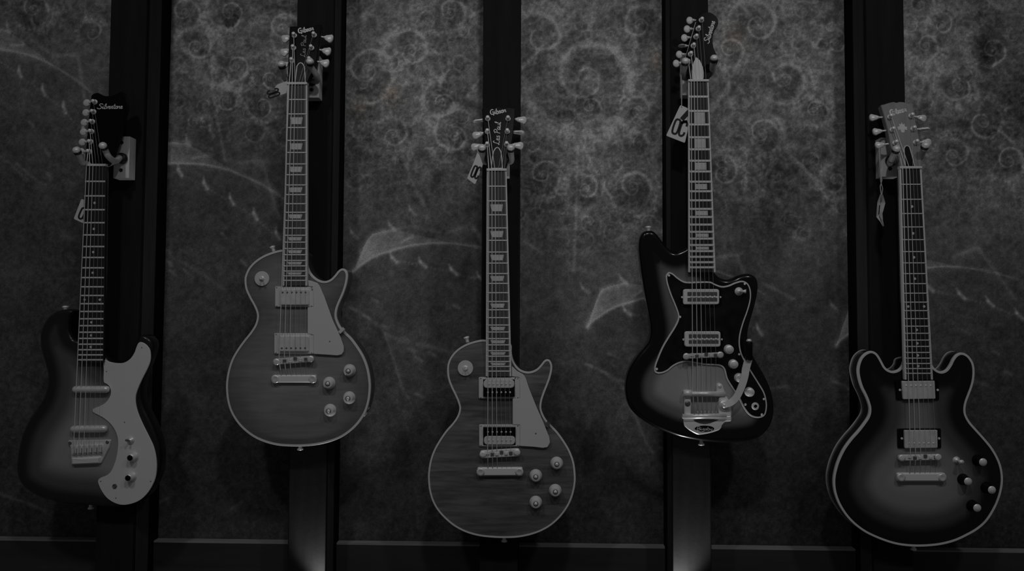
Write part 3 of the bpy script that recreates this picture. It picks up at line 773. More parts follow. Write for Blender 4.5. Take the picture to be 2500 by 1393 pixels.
br = MB().add(*prism(g.pl, [(165, 1075), (270, 1073), (266, 1092), (246, 1131), (174, 1134), (172, 1092)], 0, .004, .0012, .003)).build('bridge', 'metal', g.o)
MB().add(*prism(g.pl, [(174, 1118), (244, 1115), (241, 1131), (175, 1134)], .003, .009, .0025, .002)).build('tail_lip', 'metal_bright', br)
MB().add(*prism(g.pl, [(174, 1089), (250, 1085), (248, 1106), (174, 1110)], .003, .007, .001, .002)).build('saddle_plate', 'metal_bright', br)
for i in range(6):
    s = lerp((180, 1098), (242, 1095), i/5)
    MB().add(*prism(g.pl, rect(s[0]-4.4, s[1]-10, s[0]+4.4, s[1]+8), .006, .0118, .0014)).build('saddle', 'metal', br)
    MB().add(*tube([g.pl.at(s[0]+5.8, s[1]-4, .0085), g.pl.at(s[0]+5.8, s[1]+12, .0085)], .0012, 6)).build('saddle_screw', 'metal_dark', br)
for x, y in [(171, 1081), (262, 1079)]: screw(g, x, y, .004, br, .0042, 'metal_dark')
for (x, y) in [(322, 1115), (317, 1164)]:
    c = g.pl.at(x, y, .009)-g.pl.n*.009+g.pl.n*.0026
    o = MB().add(*lathe(c, g.pl.n, [(.0125, 0), (.012, .002), (.0085, .0035), (.0080, .012), (.0070, .0145), (0, .015)], 24)).build('control_knob', 'metal', g.o, True)
    MB().add(*lathe(c+g.pl.n*.0148, g.pl.n, [(.0062, 0), (.006, .0010), (0, .0012)], 18)).build('knob_insert', 'black', o, True)
c = g.pl.at(319, 1074, .003); o = MB().add(*lathe(c-g.pl.n*.0005, g.pl.n, [(.0085, 0), (.0080, .0022), (.0045, .003), (.0042, .006), (0, .006)], 18)).build('toggle_switch', 'metal', g.o, True)
MB().add(*tube([c+g.pl.n*.005, c+g.pl.n*.016+np.array([-.002, 0, .003])], [.0018, .0026], 8)).build('lever', 'metal_dark', o, True)
c = g.pl.at(280, 1186, .003); o = MB().add(*lathe(c-g.pl.n*.0005, g.pl.n, [(.0058, 0), (.0055, .0018), (.0040, .0025), (.0030, .0015), (0, .0010)], 6)).build('output_jack', 'metal_dark', g.o)
strap_button(g, 222, 1231, (0.03, -1))
strap_button(g, 160, 757, (0.0, 1))

# ================================================================== shared single-cutaway parts
def chip(g, x, y, rpx):
    r = rpx/1090.0; c = g.pl.at(x, y, .003)-g.pl.n*.0025+g.pl.n*g.kh
    o = MB().add(*lathe(c, g.pl.n, [(r, 0), (r, .0015), (r*.97, .002), (r*.42, .002), (0, .002)], 32)).build('selector_plate', 'cream', g.o)
    MB().add(*lathe(c+g.pl.n*.0018, g.pl.n, [(.0055, 0), (.0055, .002), (.004, .003), (0, .003)], 12)).build('switch_nut', 'metal', o)
    MB().add(*tube([c+g.pl.n*.003, c+g.pl.n*.012+np.array([.002, 0, -.001]), c+g.pl.n*.017+np.array([.003, 0, -.0015])], [.0014, .0022, .0032], 8)).build('switch_tip', 'knob_amber', o, True)

# ================================================================== guitar 2: grey flame top, upper left of centre
g = Guitar((733, 1088), .050, 'grey single-cutaway guitar with pale pickguard hung high, metal-covered pickups in cream rings', (725, 205), .013, 0.26)
g.kh = .006
S, ox, oy = 2.533, 520, 580
make_body(g, zz([(430, 75), (400, 80), (350, 95), (300, 118), (255, 150), (220, 190), (200, 235), (196, 270), (203, 320), (225, 370), (250, 415), (268, 455), (273, 490), (262, 535), (235, 580), (195, 630), (155, 685), (120, 745), (97, 810), (84, 880), (82, 940), (90, 1010), (110, 1075), (145, 1135), (190, 1185), (250, 1230), (320, 1262), (400, 1282), (480, 1288), (560, 1288), (640, 1280), (720, 1262), (790, 1235), (850, 1195), (900, 1145), (940, 1085), (963, 1020), (973, 950), (973, 890), (960, 810), (935, 740), (900, 680), (860, 625), (825, 590), (795, 560), (775, 525), (763, 485), (768, 440), (785, 395), (805, 350), (822, 300), (832, 250), (830, 215), (815, 195), (795, 192), (775, 205), (755, 230), (730, 255), (700, 268), (665, 265), (630, 245), (603, 215), (588, 180), (581, 140), (579, 100), (540, 78), (490, 74)], S, ox, oy),
          'flame_grey', 'side_mahogany', dome=.006, dome_d=.05)
make_binding(g, .0042, 'binding')
chip(g, 520+307/S, 580+253/S, 18)
pgo = MB().add(*prism(g.pl, zz([(588, 262), (612, 268), (645, 280), (660, 300), (690, 370), (740, 510), (790, 620), (808, 672), (808, 702), (795, 722), (770, 728), (700, 723), (622, 718), (622, 600), (585, 592), (585, 430), (622, 428), (618, 302), (590, 300)], S, ox, oy), .009, .0115, .0006, .002)).build('pickguard', 'cream', g.o)
screw(g, 520+722/S, 580+640/S, .0115, pgo, .0016, 'metal_dark'); screw(g, 762, 706, .0115, pgo, .0014, 'metal_dark')
MB().add(*prism(g.pl, bar((828, 812), (839, 801), 8), .004, .0095, .0005)).build('bracket', 'metal', pgo)
make_neck(g, (702, 206), (749, 206), (690, 697), (749.5, 697), 665, 22, (3, 5, 7, 9, 12, 15, 17, 19, 21), 'trap', 'rosewood', bind=.075, fretw=.0028)
hd = make_head(g, [(707.5, 64), (722, 63.5), (735, 66), (746, 61), (757, 65.5), (770, 61), (785, 60), (783, 80), (779, 110), (773, 145), (766, 168), (756, 188), (749, 204), (725, 206), (702, 206), (703, 186), (703, 168), (703.5, 150), (705, 108)], 'gloss_black', rnd=.002)
lettering(g.hp, 'Gibson', g.hp.at(728, 82, .0004), g.hp.at(766, 73, .0004), .013, .0026, .0005, .1).build('logo', 'logo_silver', hd)
lettering(g.hp, 'Les Paul', g.hp.at(745, 139, .0004), g.hp.at(748, 86, .0004), .011, .0011, .0005, .1).build('model_script', 'logo_dim', hd)
truss_arch(g, [(720, 202), (722, 178), (724, 161), (729, 154), (734, 152), (739, 154), (744, 162), (745.5, 180), (746, 202)], 'black', 'logo_silver')
ps = make_tuners(g, [(713.5, 148.6), (717, 117.4), (719, 87), (767.4, 86), (761, 117.4), (756.6, 146.5)], [(693, 160), (696, 127), (698.5, 94), (803, 93.7), (797.5, 125), (793, 154)], (.0085, .0105), 'key')
make_strings(g, (.10, .90), ps, [((681, 877), (746, 873), .0185), ((687, 916), (748, 916), .013)])
humbucker(g, rect(671, 699, 765.5, 749), rect(683, 706, 753, 744), [((690, 713), (746, 713), 'metal_dark')], 'cream', 'metal')
humbucker(g, rect(669, 813, 765.5, 863.5), rect(681, 820, 753, 857), [((688, 849), (745, 849), 'metal_dark')], 'cream', 'metal')
tune_bridge(g, (668, 883), (765, 875), 15, ((681, 881), (746, 876)), .0185)
stop_tail(g, (664, 924.5), (771, 924.5), 19, .0145)
for x, y in [(853.6, 903.7), (803.8, 934.5), (852.8, 970), (806, 1000.5)]: knob(g, x, y, .0140)
strap_button(g, 733, 1087, (0, -1)); strap_button(g, 668, 611, (-.35, 1))
c = g.pl.at(889, 1008, -.02); d = g.pl.ex*.75-g.pl.ey*.6; d /= np.linalg.norm(d)
o = MB().add(*lathe(c-d*.003, d, [(.017, 0), (.017, .004), (.016, .0048), (0, .0048)], 4)).build('jack_plate', 'metal_bright', g.o)
MB().add(*lathe(c+d*.001, d, [(.0062, 0), (.0062, .004), (.0045, .0045), (0, .002)], 12)).build('output_jack', 'metal', o, True)

# ================================================================== guitar 3: low centre, cream and black bobbins
g = Guitar((1231, 1311), .050, 'dark flame-top single-cutaway guitar hung low in the middle, pickups half cream half black', (1212, 416), .013, 0.26)
g.kh = .006
ox, oy = 1010, 800
make_body(g, zz([(447, 75), (415, 75), (370, 85), (320, 103), (275, 130), (240, 165), (217, 205), (208, 250), (213, 310), (232, 365), (256, 415), (275, 460), (283, 500), (270, 545), (240, 590), (200, 635), (165, 685), (130, 745), (105, 810), (92, 880), (90, 940), (98, 1010), (118, 1075), (150, 1130), (195, 1180), (250, 1225), (320, 1262), (400, 1285), (480, 1295), (560, 1298), (640, 1295), (720, 1280), (790, 1255), (850, 1220), (905, 1170), (950, 1110), (980, 1045), (997, 975), (1000, 910), (990, 830), (965, 760), (930, 700), (890, 645), (850, 603), (820, 570), (800, 535), (788, 495), (792, 450), (808, 400), (828, 350), (845, 300), (855, 250), (852, 220), (840, 200), (822, 196), (805, 205), (785, 230), (760, 255), (725, 270), (690, 270), (655, 255), (628, 225), (612, 190), (605, 150), (602, 105), (560, 82), (500, 75)], S, ox, oy),
          'flame_dark', 'side_mahogany', dome=.006, dome_d=.05)
make_binding(g, .0036, 'binding')
chip(g, 1010+321/S, 800+247/S, 18.5)
pgo = MB().add(*prism(g.pl, zz([(607, 236), (640, 268), (678, 288), (692, 308), (712, 370), (760, 490), (800, 580), (838, 675), (843, 708), (828, 737), (800, 742), (740, 735), (657, 730), (657, 598), (612, 598), (612, 437), (657, 437), (655, 305), (608, 300)], S, ox, oy), .009, .0115, .0006, .002)).build('pickguard', 'cream', g.o)
screw(g, 1010+755/S, 800+652/S, .0115, pgo, .0018, 'metal_dark'); screw(g, 1258, 922, .0115, pgo, .0014, 'metal_dark')
MB().add(*prism(g.pl, bar((1334, 1042), (1340, 1030), 9), .004, .0095, .0005)).build('bracket', 'metal_dark', pgo)
make_neck(g, (1189, 416.5), (1236, 416.5), (1186.5, 918), (1248, 918), 680, 22, (3, 5, 7, 9, 12, 15, 17, 19, 21), 'trap', 'rosewood', bind=.07, fretw=.0028)
hd = make_head(g, [(1176.7, 264), (1192, 261), (1205, 263.5), (1217, 259), (1230, 263.5), (1243, 261), (1258.5, 265), (1256, 294), (1251.5, 337), (1246, 366), (1241, 388), (1236, 404), (1236, 416), (1189, 416), (1188, 404), (1185, 380), (1182, 340), (1179, 294)], 'gloss_black', rnd=.002)
lettering(g.hp, 'Gibson', g.hp.at(1197, 281, .0004), g.hp.at(1236, 273, .0004), .013, .0020, .0005, .1).build('logo', 'logo_silver', hd)
lettering(g.hp, 'Les Paul', g.hp.at(1219, 353, .0004), g.hp.at(1223, 298, .0004), .014, .0015, .0005, .1).build('model_script', 'logo_silver', hd)
truss_arch(g, [(1198.5, 411), (1201, 385), (1204, 369), (1209, 361), (1214, 358.5), (1219, 361), (1224, 370), (1226, 385), (1227.5, 411)], 'black', 'logo_silver')
ps = make_tuners(g, [(1189.6, 353.6), (1190, 321.7), (1191, 290), (1240.4, 290), (1238.7, 321.3), (1237, 352.7)], [(1163, 358), (1166, 329), (1168, 296), (1272.7, 292.5), (1267, 323.5), (1265, 355)], (.0105, .0088), 'key', edge=(2, 4))
make_strings(g, (.10, .90), ps, [((1190.5, 1107), (1247, 1102), .0185), ((1191.5, 1146), (1248.5, 1146), .013)])
def sc3(p): return zz(p, S, ox, oy)
humbucker(g, sc3(rect(402, 305, 657, 437)), sc3(rect(430, 318, 625, 426)), [(sc3([(465, 346)])[0], sc3([(595, 346)])[0], 'cream'), (sc3([(459, 398)])[0], sc3([(596, 398)])[0], 'metal_bright')], 'cream', None,
          [(sc3(rect(432, 320, 622, 372)), 'cream'), (sc3(rect(432, 373, 622, 424)), 'black')])
humbucker(g, sc3(rect(404, 598, 657, 732)), sc3(rect(430, 612, 630, 724)), [(sc3([(459, 643)])[0], sc3([(599, 643)])[0], 'metal_bright'), (sc3([(463, 694)])[0], sc3([(600, 694)])[0], 'cream')], 'cream', None,
          [(sc3(rect(432, 615, 628, 667)), 'black'), (sc3(rect(434, 668, 627, 722)), 'cream')])
tune_bridge(g, (1172, 1109), (1269, 1103.5), 19, ((1190.5, 1108.5), (1247, 1105)), .0185, 'metal_bright')
stop_tail(g, (1165, 1151.5), (1276, 1151), 21, .0145)
for x, y in [(1359, 1129.5), (1308, 1160), (1355.5, 1196.3), (1308, 1225)]: knob(g, x, y, .0140)
strap_button(g, 1231, 1311, (0, -1)); strap_button(g, 1141, 832, (-.3, 1)); 

# ================================================================== guitar 4: black-edged with vibrato arm
g = Guitar((1710, 1082), .040, 'black-edged sunburst guitar with offset horns, dark pickguard and metal vibrato arm', (1705, 198), .010, 0.12)
g.kh = 0.0
S4, ox, oy = 2.444, 1500, 540
def z4(p): return zz(p, S4, 1500, 540)
make_body(g, z4([(443, 150), (420, 160), (395, 172), (370, 180), (345, 175), (320, 155), (290, 120), (260, 80), (235, 58), (205, 52), (175, 62), (156, 90), (149, 130), (149, 180), (157, 250), (167, 330), (180, 410), (195, 490), (208, 560), (218, 620), (218, 670), (207, 715), (182, 750), (148, 790), (114, 840), (88, 890), (72, 950), (69, 1010), (78, 1070), (99, 1118), (135, 1160), (185, 1198), (245, 1232), (315, 1262), (385, 1287), (455, 1303), (525, 1314), (600, 1322), (680, 1325), (760, 1320), (820, 1310), (870, 1290), (910, 1255), (940, 1210), (955, 1150), (955, 1090), (945, 1030), (925, 970), (895, 910), (860, 850), (830, 795), (808, 740), (800, 690), (805, 640), (820, 580), (838, 520), (855, 450), (862, 400), (860, 360), (845, 330), (815, 313), (780, 312), (745, 322), (710, 338), (670, 345), (635, 335), (607, 312), (580, 280), (520, 230), (470, 180)]),
          'burst_four', 'side_black', round_r=.011)
pts = z4([(309, 322), (325, 304), (350, 312), (380, 337), (415, 358), (450, 362), (500, 360), (570, 360), (600, 373), (640, 387), (680, 382), (720, 365), (760, 355), (790, 365), (808, 390), (816, 430), (812, 480), (795, 540), (770, 610), (752, 680), (750, 740), (765, 800), (810, 880), (860, 960), (895, 1020), (910, 1080), (908, 1130), (895, 1160), (865, 1172), (830, 1168), (800, 1150), (770, 1110), (740, 1050), (700, 990), (670, 940), (655, 885), (635, 864), (600, 858), (540, 855), (480, 845), (430, 838), (390, 845), (350, 865), (320, 890), (285, 905), (255, 905), (240, 893), (240, 865), (255, 820), (285, 750), (320, 690), (355, 635), (377, 590), (379, 555), (360, 500), (335, 440), (315, 380), (308, 345)])
Pp = ccw(catmull(g.uv(pts, .003), 4))
pgo = MB().add(*prism_uv(g.pl, Pp, -.001, .0028, .0003)).build('pickguard', 'tortoise', g.o, label='dark mottled pickguard with a white edge line')
MB().add(*strip_uv(g.pl, Pp, [(.0030, .0027), (.0027, .0031), (.0002, .0029), (-.0006, .0005)])).build('pickguard_edge', 'binding', pgo)
for x, y in z4([(326, 323), (392, 570), (253, 880), (778, 373), (745, 793), (892, 1060), (880, 1152), (782, 1092)]): screw(g, x, y, .0028, pgo, .0028, 'metal_bright')
make_neck(g, (1681, 199), (1729, 199), (1681.5, 664), (1746.5, 664), 662, 20, (3, 5, 7, 9, 12, 15, 17), 'block', 'ebony', bind=.07, fretw=.0048)
hd = make_head(g, [(1726, 29), (1739, 32.3), (1749.5, 41), (1753.8, 51.7), (1751.7, 62.5), (1745.2, 73), (1740.5, 86), (1739.8, 101), (1742, 116), (1748.5, 131), (1753, 144), (1751.7, 153), (1745, 166), (1737, 182), (1730, 194), (1728, 199), (1705, 199.5), (1682, 199), (1680, 182), (1676, 164), (1672, 145), (1680, 115), (1689, 85), (1697.8, 55), (1702, 44), (1708, 36), (1715, 31)], 'gloss_black', nsub=3)
MB().add(*tube([g.hp.at(1698.5, 54, -.001), g.hp.at(1673, 142, -.001)], .0007, 6)).build('edge_line', 'binding', hd)
lettering(g.hp, 'Silvertone', g.hp.at(1731, 106, .0004), g.hp.at(1746, 53, .0004), .013, .0017, .0005, .2).build('logo', 'logo_silver', hd)
tr = truss_arch(g, [(1700, 139), (1694, 150), (1690, 162), (1688.8, 175), (1689.5, 188), (1692, 198), (1716, 198), (1718, 188), (1718, 176), (1716, 163), (1709, 147)], 'white', None)
ps = make_tuners(g, [(1679, 152), (1685.6, 132.5), (1692.5, 112), (1699, 90.5), (1704.7, 70.6), (1712.3, 49.5)], [(1651, 155), (1658.4, 133), (1664.5, 112), (1671, 92.6), (1677.4, 71), (1683.8, 50)], (.0078, .0092), mb='cream', edge=(2,))
make_strings(g, (.12, .88), ps, [(z4([(466, 800)])[0], z4([(605, 795)])[0], .0185), (z4([(468, 1026)])[0], z4([(606, 1026)])[0], .0100), (z4([(478, 1158)])[0], z4([(606, 1155)])[0], .0140)])
for (y0, y1, xo) in ((400, 500, 0), (652, 752, 8)):
    o = MB().add(*prism(g.pl, z4(rect(398+xo, y0, 640+xo, y1)), .0, .0050, .0008, .004)).build('pickup', 'black', g.o)
    MB().add(*prism(g.pl, z4(rect(411+xo, y0+4, 626+xo, y1-4)), .003, .0112, .0015, .006)).build('pickup_cover', 'metal_bright', o)
    MB().add(*prism(g.pl, z4(rect(436+xo, y0+21, 614+xo, y0+45)), .010, .0117, .0002, .001)).build('cover_slot', 'metal_dark', o)
    MB().add(*prism(g.pl, z4(rect(436+xo, y0+56, 614+xo, y1-22)), .010, .0117, .0002, .001)).build('cover_slot', 'metal_dark', o)
    for i in range(6):
        p = z4([(463+xo+27*i, y0+50)])[0]
        MB().add(*lathe(g.pl.at(p[0], p[1], .0118)-g.pl.n*.0008, g.pl.n, [(.0027, 0), (.0027, .001), (.0015, .0016), (0, .0016)], 10)).build('pole_piece', 'metal', o, True)
    for sx in (404+xo, 633+xo):
        p = z4([(sx, y0+52)])[0]; screw(g, p[0], p[1], .005, o, .0024)
tune_bridge(g, z4([(413, 806)])[0], z4([(648, 795)])[0], 12, (z4([(466, 803)])[0], z4([(605, 797)])[0]), .0185)
p = z4([(742, 418)])[0]; c = g.pl.at(p[0], p[1], .003)
o = MB().add(*lathe(c-g.pl.n*.0005, g.pl.n, [(.0095, 0), (.009, .0025), (.0055, .0032), (.005, .006), (0, .006)], 20)).build('toggle_switch', 'metal_bright', g.o, True)
MB().add(*tube([c+g.pl.n*.005, c+g.pl.n*.010+g.pl.ex*.007, c+g.pl.n*.012+g.pl.ex*.013], [.002, .003, .0048], 10)).build('lever', 'metal_bright', o, True)
for (x, y) in z4([(688, 765), (715, 853), (750, 935), (812, 1020)]):
    c = g.pl.at(x, y, .014)-g.pl.n*.0115
    o = MB().add(*lathe(c, g.pl.n, [(.0105, 0), (.0105, .0015), (.0098, .0025), (.0094, .0105), (.0086, .0118), (0, .0120)], 26)).build('control_knob', 'metal_bright', g.o, True)
    MB().add(*lathe(c+g.pl.n*.0119, g.pl.n, [(.0062, 0), (.0058, .0005), (0, .0006)], 18)).build('knob_top', 'binding_bright', o, True)
p = z4([(840, 1102)])[0]; c = g.pl.at(p[0], p[1], .003)
o = MB().add(*lathe(c-g.pl.n*.0005, g.pl.n, [(.0085, 0), (.0083, .002), (.0068, .0045), (.0040, .0045), (.0038, .001), (0, .001)], 14)).build('output_jack', 'metal_bright', g.o)
MB().add(*lathe(c+g.pl.n*.0006, g.pl.n, [(.0037, 0), (.0036, .0004), (0, .0004)], 12)).build('jack_hole', 'black', o)
# vibrato tailpiece
vf = [(232, 800), (228, 830), (245, 900), (262, 990), (330, 1050), (420, 1105), (500, 1145), (545, 1155), (640, 1143), (740, 1125), (850, 1095), (960, 1058), (1000, 1000), (1010, 950), (1070, 890), (1195, 885), (1200, 600), (1120, 560), (960, 690), (940, 760), (420, 765), (390, 590), (260, 590), (262, 690)]
sv = 8.19
def zv(p): return zz(p, sv, 1640, 920)
# frame as a strap around the open middle: lower plate, two side rails, two bars
vb = MB().add(*prism(g.pl, zv([(238, 790), (245, 900), (262, 985), (330, 1048), (420, 1103), (500, 1143), (545, 1153), (640, 1143), (740, 1125), (850, 1095), (955, 1058), (1000, 1000), (1010, 955), (1065, 890), (1195, 885), (1197, 790)]), .0, .007, .0018, .003)).build('vibrato_tailpiece', 'metal_bright', g.o, label='bright metal vibrato tailpiece')
MB().add(*prism(g.pl, zv([(425, 850), (560, 838), (700, 836), (860, 842), (945, 852), (850, 890), (760, 925), (660, 938), (560, 925), (480, 895)]), .0, .0074, .0002, .002)).build('window', 'side_mahogany', vb)
MB().add(*prism(g.pl, zv([(258, 300), (385, 300), (385, 790), (258, 790)]), .0, .0085, .002, .003)).build('side_rail', 'metal_bright', vb)
MB().add(*prism(g.pl, zv([(955, 400), (1110, 385), (1195, 590), (1197, 800), (960, 800), (930, 600)]), .0, .0100, .002, .004)).build('side_rail', 'metal_bright', vb)
MB().add(*lathe(g.pl.at(*zv([(318, 530)])[0], .009)-g.pl.n*.001, g.pl.n, [(.0060, 0), (.006, .0015), (.002, .0018), (0, .0018)], 14)).build('pivot_screw', 'metal_dark', vb, True)
for (pa, pb, rr, hh, nm) in (((235, 335), (1070, 335), .0060, .0085, 'tension_bar'), ((215, 785), (1090, 770), .0056, .0105, 'string_bar')):
    a, b = [g.pl.at(*zv([p_])[0], hh) for p_ in (pa, pb)]
    MB().add(*tube([a, b], rr, 16)).build(nm, 'metal', vb, True)
a = g.pl.at(*zv([(238, 325)])[0], .0085); b = g.pl.at(*zv([(392, 325)])[0], .0085)
MB().add(*tube([a, b], .0082, 16)).build('bar_sleeve', 'metal_bright', vb, True)
MB().add(*prism(g.pl, zv([(905, 170), (930, 128), (990, 128), (1022, 170), (1050, 260), (1070, 330), (1040, 380), (905, 380)]), .0, .0100, .0018, .003)).build('hinge_lug', 'metal_bright', vb)
MB().add(*lathe(g.pl.at(*zv([(962, 185)])[0], .010)-g.pl.n*.001, g.pl.n, [(.0045, 0), (.0042, .0016), (.0015, .002), (0, .002)], 12)).build('hinge_screw', 'metal', vb, True)
bo = np.array([(655+195*math.cos(t), 1030+62*math.sin(t)) for t in np.linspace(0, 2*math.pi, 28, endpoint=False)])
bd = MB().add(*prism(g.pl, zv(bo), .005, .0078, .0004)).build('badge', 'black', vb)
lettering(g.pl, 'Bigsby', g.pl.at(*zv([(490, 1062)])[0], .0082), g.pl.at(*zv([(815, 1062)])[0], .0082), .0075, .0010, .0082, .1).build('badge_lettering', 'logo_silver', vb)
for i in range(6):
    p = lerp((520, 712), (885, 712), i/5); c = g.pl.at(*zv([p])[0], .012)
    MB().add(*tube([c, c+g.pl.ey*.004], .0012, 6)).build('string_pin', 'metal', vb)
# spring cup and arm
c = g.pl.at(*zv([(1050, 560)])[0], .012)
MB().add(*lathe(c-g.pl.n*.006, g.pl.n, [(.0125, 0), (.0125, .006), (.0105, .0085), (.006, .010), (.005, .013), (0, .0135)], 24)).build('spring_cup', 'metal', vb, True)
am = catmull([g.uv([p_], .022)[0] for p_ in zv([(1080, 560), (1180, 510), (1290, 400), (1370, 230), (1420, 80), (1450, -60)]) + z4([(778, 880), (793, 820)])], 5, False)
tg = np.gradient(am, axis=0); tg /= np.linalg.norm(tg, axis=1)[:, None]; nn = np.stack([-tg[:, 1], tg[:, 0]], 1)
wd = np.interp(np.linspace(0, 1, len(am)), [0, .15, .5, 1], [.0058, .0072, .0076, .0082])
R = []
for i in range(len(am)):
    hz = np.interp(i/len(am), [0, .2, 1], [.0165, .021, .030]); L_, R_ = am[i]+nn[i]*wd[i], am[i]-nn[i]*wd[i]
    R.append([g.pl.w3(*L_, hz), g.pl.w3(*R_, hz), g.pl.w3(*R_, hz+.003), g.pl.w3(*L_, hz+.003)])
MB().add(*rings_mesh(R)).build('vibrato_arm', 'metal_bright', vb)
hA = g.pl.w3(*am[-1], .0315); tipp = z4([(803, 712)])[0]; hB = g.pl.at(tipp[0], tipp[1], .034)
d = (hB-hA)/np.linalg.norm(hB-hA)
MB().add(*tube([hA-d*.002, hA, hA+(hB-hA)*.5, hB-d*.004, hB-d*.001], [.0068, .0082, .0080, .0078, .0055], 14)).build('arm_handle', 'black', vb, True, label='black handle of the vibrato arm')
MB().add(*ellipsoid(hB, [g.pl.ex*.006, g.pl.n*.006, d*.0045])).build('arm_tip', 'metal', vb, True)
strap_button(g, *z4([(203, 56)])[0], (-.05, 1)); strap_button(g, *z4([(518, 1308)])[0], (.05, -1))

# ================================================================== guitar 5: double-horned hollow body
g = Guitar((2230, 1333), .043, 'sunburst hollow-body guitar with two rounded horns and pale double edge binding, rightmost', (2223, 410), .012, 0.26)
g.kh = .003
S5 = 2.35
def z5(p): return zz(p, S5, 2000, 800)
make_body(g, z5([(487, 185), (475, 215), (455, 238), (425, 248), (395, 240), (375, 222), (360, 195), (340, 160), (320, 140), (295, 133), (265, 145), (240, 170), (225, 205), (219, 245), (225, 290), (240, 340), (262, 385), (278, 425), (287, 465), (280, 505), (255, 545), (220, 590), (180, 635), (140, 690), (110, 750), (90, 810), (80, 870), (84, 930), (100, 985), (125, 1035), (160, 1085), (205, 1130), (260, 1170), (320, 1200), (390, 1227), (460, 1245), (540, 1253), (620, 1252), (700, 1243), (780, 1222), (850, 1190), (910, 1155), (960, 1110), (1000, 1050), (1030, 985), (1048, 920), (1053, 860), (1045, 800), (1025, 745), (990, 685), (945, 630), (900, 580), (865, 540), (843, 500), (838, 465), (845, 425), (860, 385), (878, 335), (888, 290), (890, 240), (882, 200), (860, 165), (835, 147), (810, 143), (785, 155), (765, 180), (750, 210), (730, 238), (705, 250), (680, 245), (658, 228), (645, 205), (640, 185), (600, 172), (540, 172)]),
          'burst_five', 'side_black', dome=.004, dome_d=.07)
make_binding(g, .0044, 'binding', .005, True)
make_neck(g, (2197, 411), (2249, 411), (2209, 926), (2277, 926), 695, 22, (3, 5, 7, 9, 12, 15, 17, 19, 21), 'dot', 'ebony', bind=.075, fretw=.0024)
hd = make_head(g, [(2150, 256), (2160, 254), (2172, 250), (2182, 248), (2189, 250.5), (2196, 248), (2208, 249), (2218, 252), (2229, 252), (2233, 283), (2240, 316), (2246, 345), (2250, 375), (2250, 395), (2249, 411), (2197, 411), (2193, 395), (2184, 378), (2175, 358), (2167, 316), (2158, 281)], 'head_grey', rnd=.0015)
lettering(g.hp, 'Gibson', g.hp.at(2174, 281, .0004), g.hp.at(2214, 271, .0004), .012, .0034, .0005, .1).build('logo', 'logo_silver', hd)
cr = g.hp.uv(g.hp.at(2202.5, 311, 0))
def star(c, s): return [c+np.array(p_)*s for p_ in [(-.25, -1), (.25, -1), (.4, -.4), (.75, -.55), (.85, .1), (.45, .2), (.5, .75), (.2, .55), (0, 1), (-.2, .55), (-.5, .75), (-.45, .2), (-.85, .1), (-.75, -.55), (-.4, -.4)]]
MB().add(*prism_uv(g.hp, star(cr, .0125), -.001, .0006, .0001)).build('crown_inlay', 'inlay', hd)
truss_arch(g, [(2210, 407), (2207, 378), (2206, 362), (2210, 355.5), (2216, 354.5), (2221, 358), (2224, 366), (2229, 385), (2234, 407)], 'black', 'inlay')
ps = make_tuners(g, [(2185, 349), (2178, 317), (2172.3, 285.7), (2224, 283), (2229, 314.4), (2235.5, 347.5)], [(2147, 354), (2141, 321), (2133, 287), (2250, 288), (2257, 316), (2262, 347)], (.0085, .0085), 'key', edge=(4,))
make_strings(g, (.10, .90), ps, [((2223, 1113), (2286, 1111), .0175), ((2221, 1155), (2283, 1155), .0125)])
humbucker(g, z5([(440, 299), (688, 299), (690, 413), (444, 413)]), z5([(475, 305), (664, 303), (669, 407), (482, 410)]), [(z5([(500, 331)])[0], z5([(640, 331)])[0], 'metal_bright')], 'black', 'metal', h=.005, ringscrews=False)
humbucker(g, z5([(450, 578), (700, 577), (702, 690), (452, 690)]), z5([(489, 587), (680, 586), (681, 688), (492, 690)]), [(z5([(520, 661)])[0], z5([(656, 661)])[0], 'metal_bright')], 'black', 'metal', h=.005, ringscrews=False)
for o_, pp in ((None, z5([(463, 356), (680, 356)])), (None, z5([(474, 634), (688, 634)]))):
    pk = [c_ for c_ in g.o.children if c_.name.startswith('pickup')][0 if pp[0][1] < 1000 else 1]
    for x, y in pp: screw(g, x, y, g.kh+.0046, pk, .0028, 'metal_bright')
tune_bridge(g, z5([(458, 746)])[0], z5([(699, 741)])[0], 14, (z5([(522, 745)])[0], z5([(672, 741)])[0]), .0175, 'metal_bright')
stop_tail(g, z5([(450, 857)])[0], z5([(727, 857)])[0], 21, .0135)
for (bx, by), (tx, ty) in zip(z5([(905, 757), (820, 866), (955, 914), (872, 1016)]), z5([(940, 780), (852, 890), (990, 938), (905, 1040)])):
    c = g.pl.at(bx, by, .001); h = .023
    o = MB().add(*lathe(c, g.pl.n, [(.0125, 0), (.0125, .003), (.0115, .0045), (.0095, h-.003), (.0092, h-.001), (.0085, h), (0, h)], 26)).build('control_knob', 'black', g.o, True)
    MB().add(*lathe(c+g.pl.n*(h-.0003), g.pl.n, [(.0085, 0), (.0083, .0008), (0, .0010)], 20)).build('knob_top', 'metal_bright', o, True)
c = g.pl.at(*z5([(783, 757)])[0], .001)
o = MB().add(*lathe(c, g.pl.n, [(.0085, 0), (.0083, .003), (.0055, .004), (.005, .008), (0, .008)], 16)).build('toggle_switch', 'metal', g.o, True)
MB().add(*tube([c+g.pl.n*.007, c+g.pl.n*.016, c+g.pl.n*.024], [.002, .003, .0055], 10)).build('lever', 'metal_bright', o, True)
strap_button(g, 2230, 1331, (0, -1))

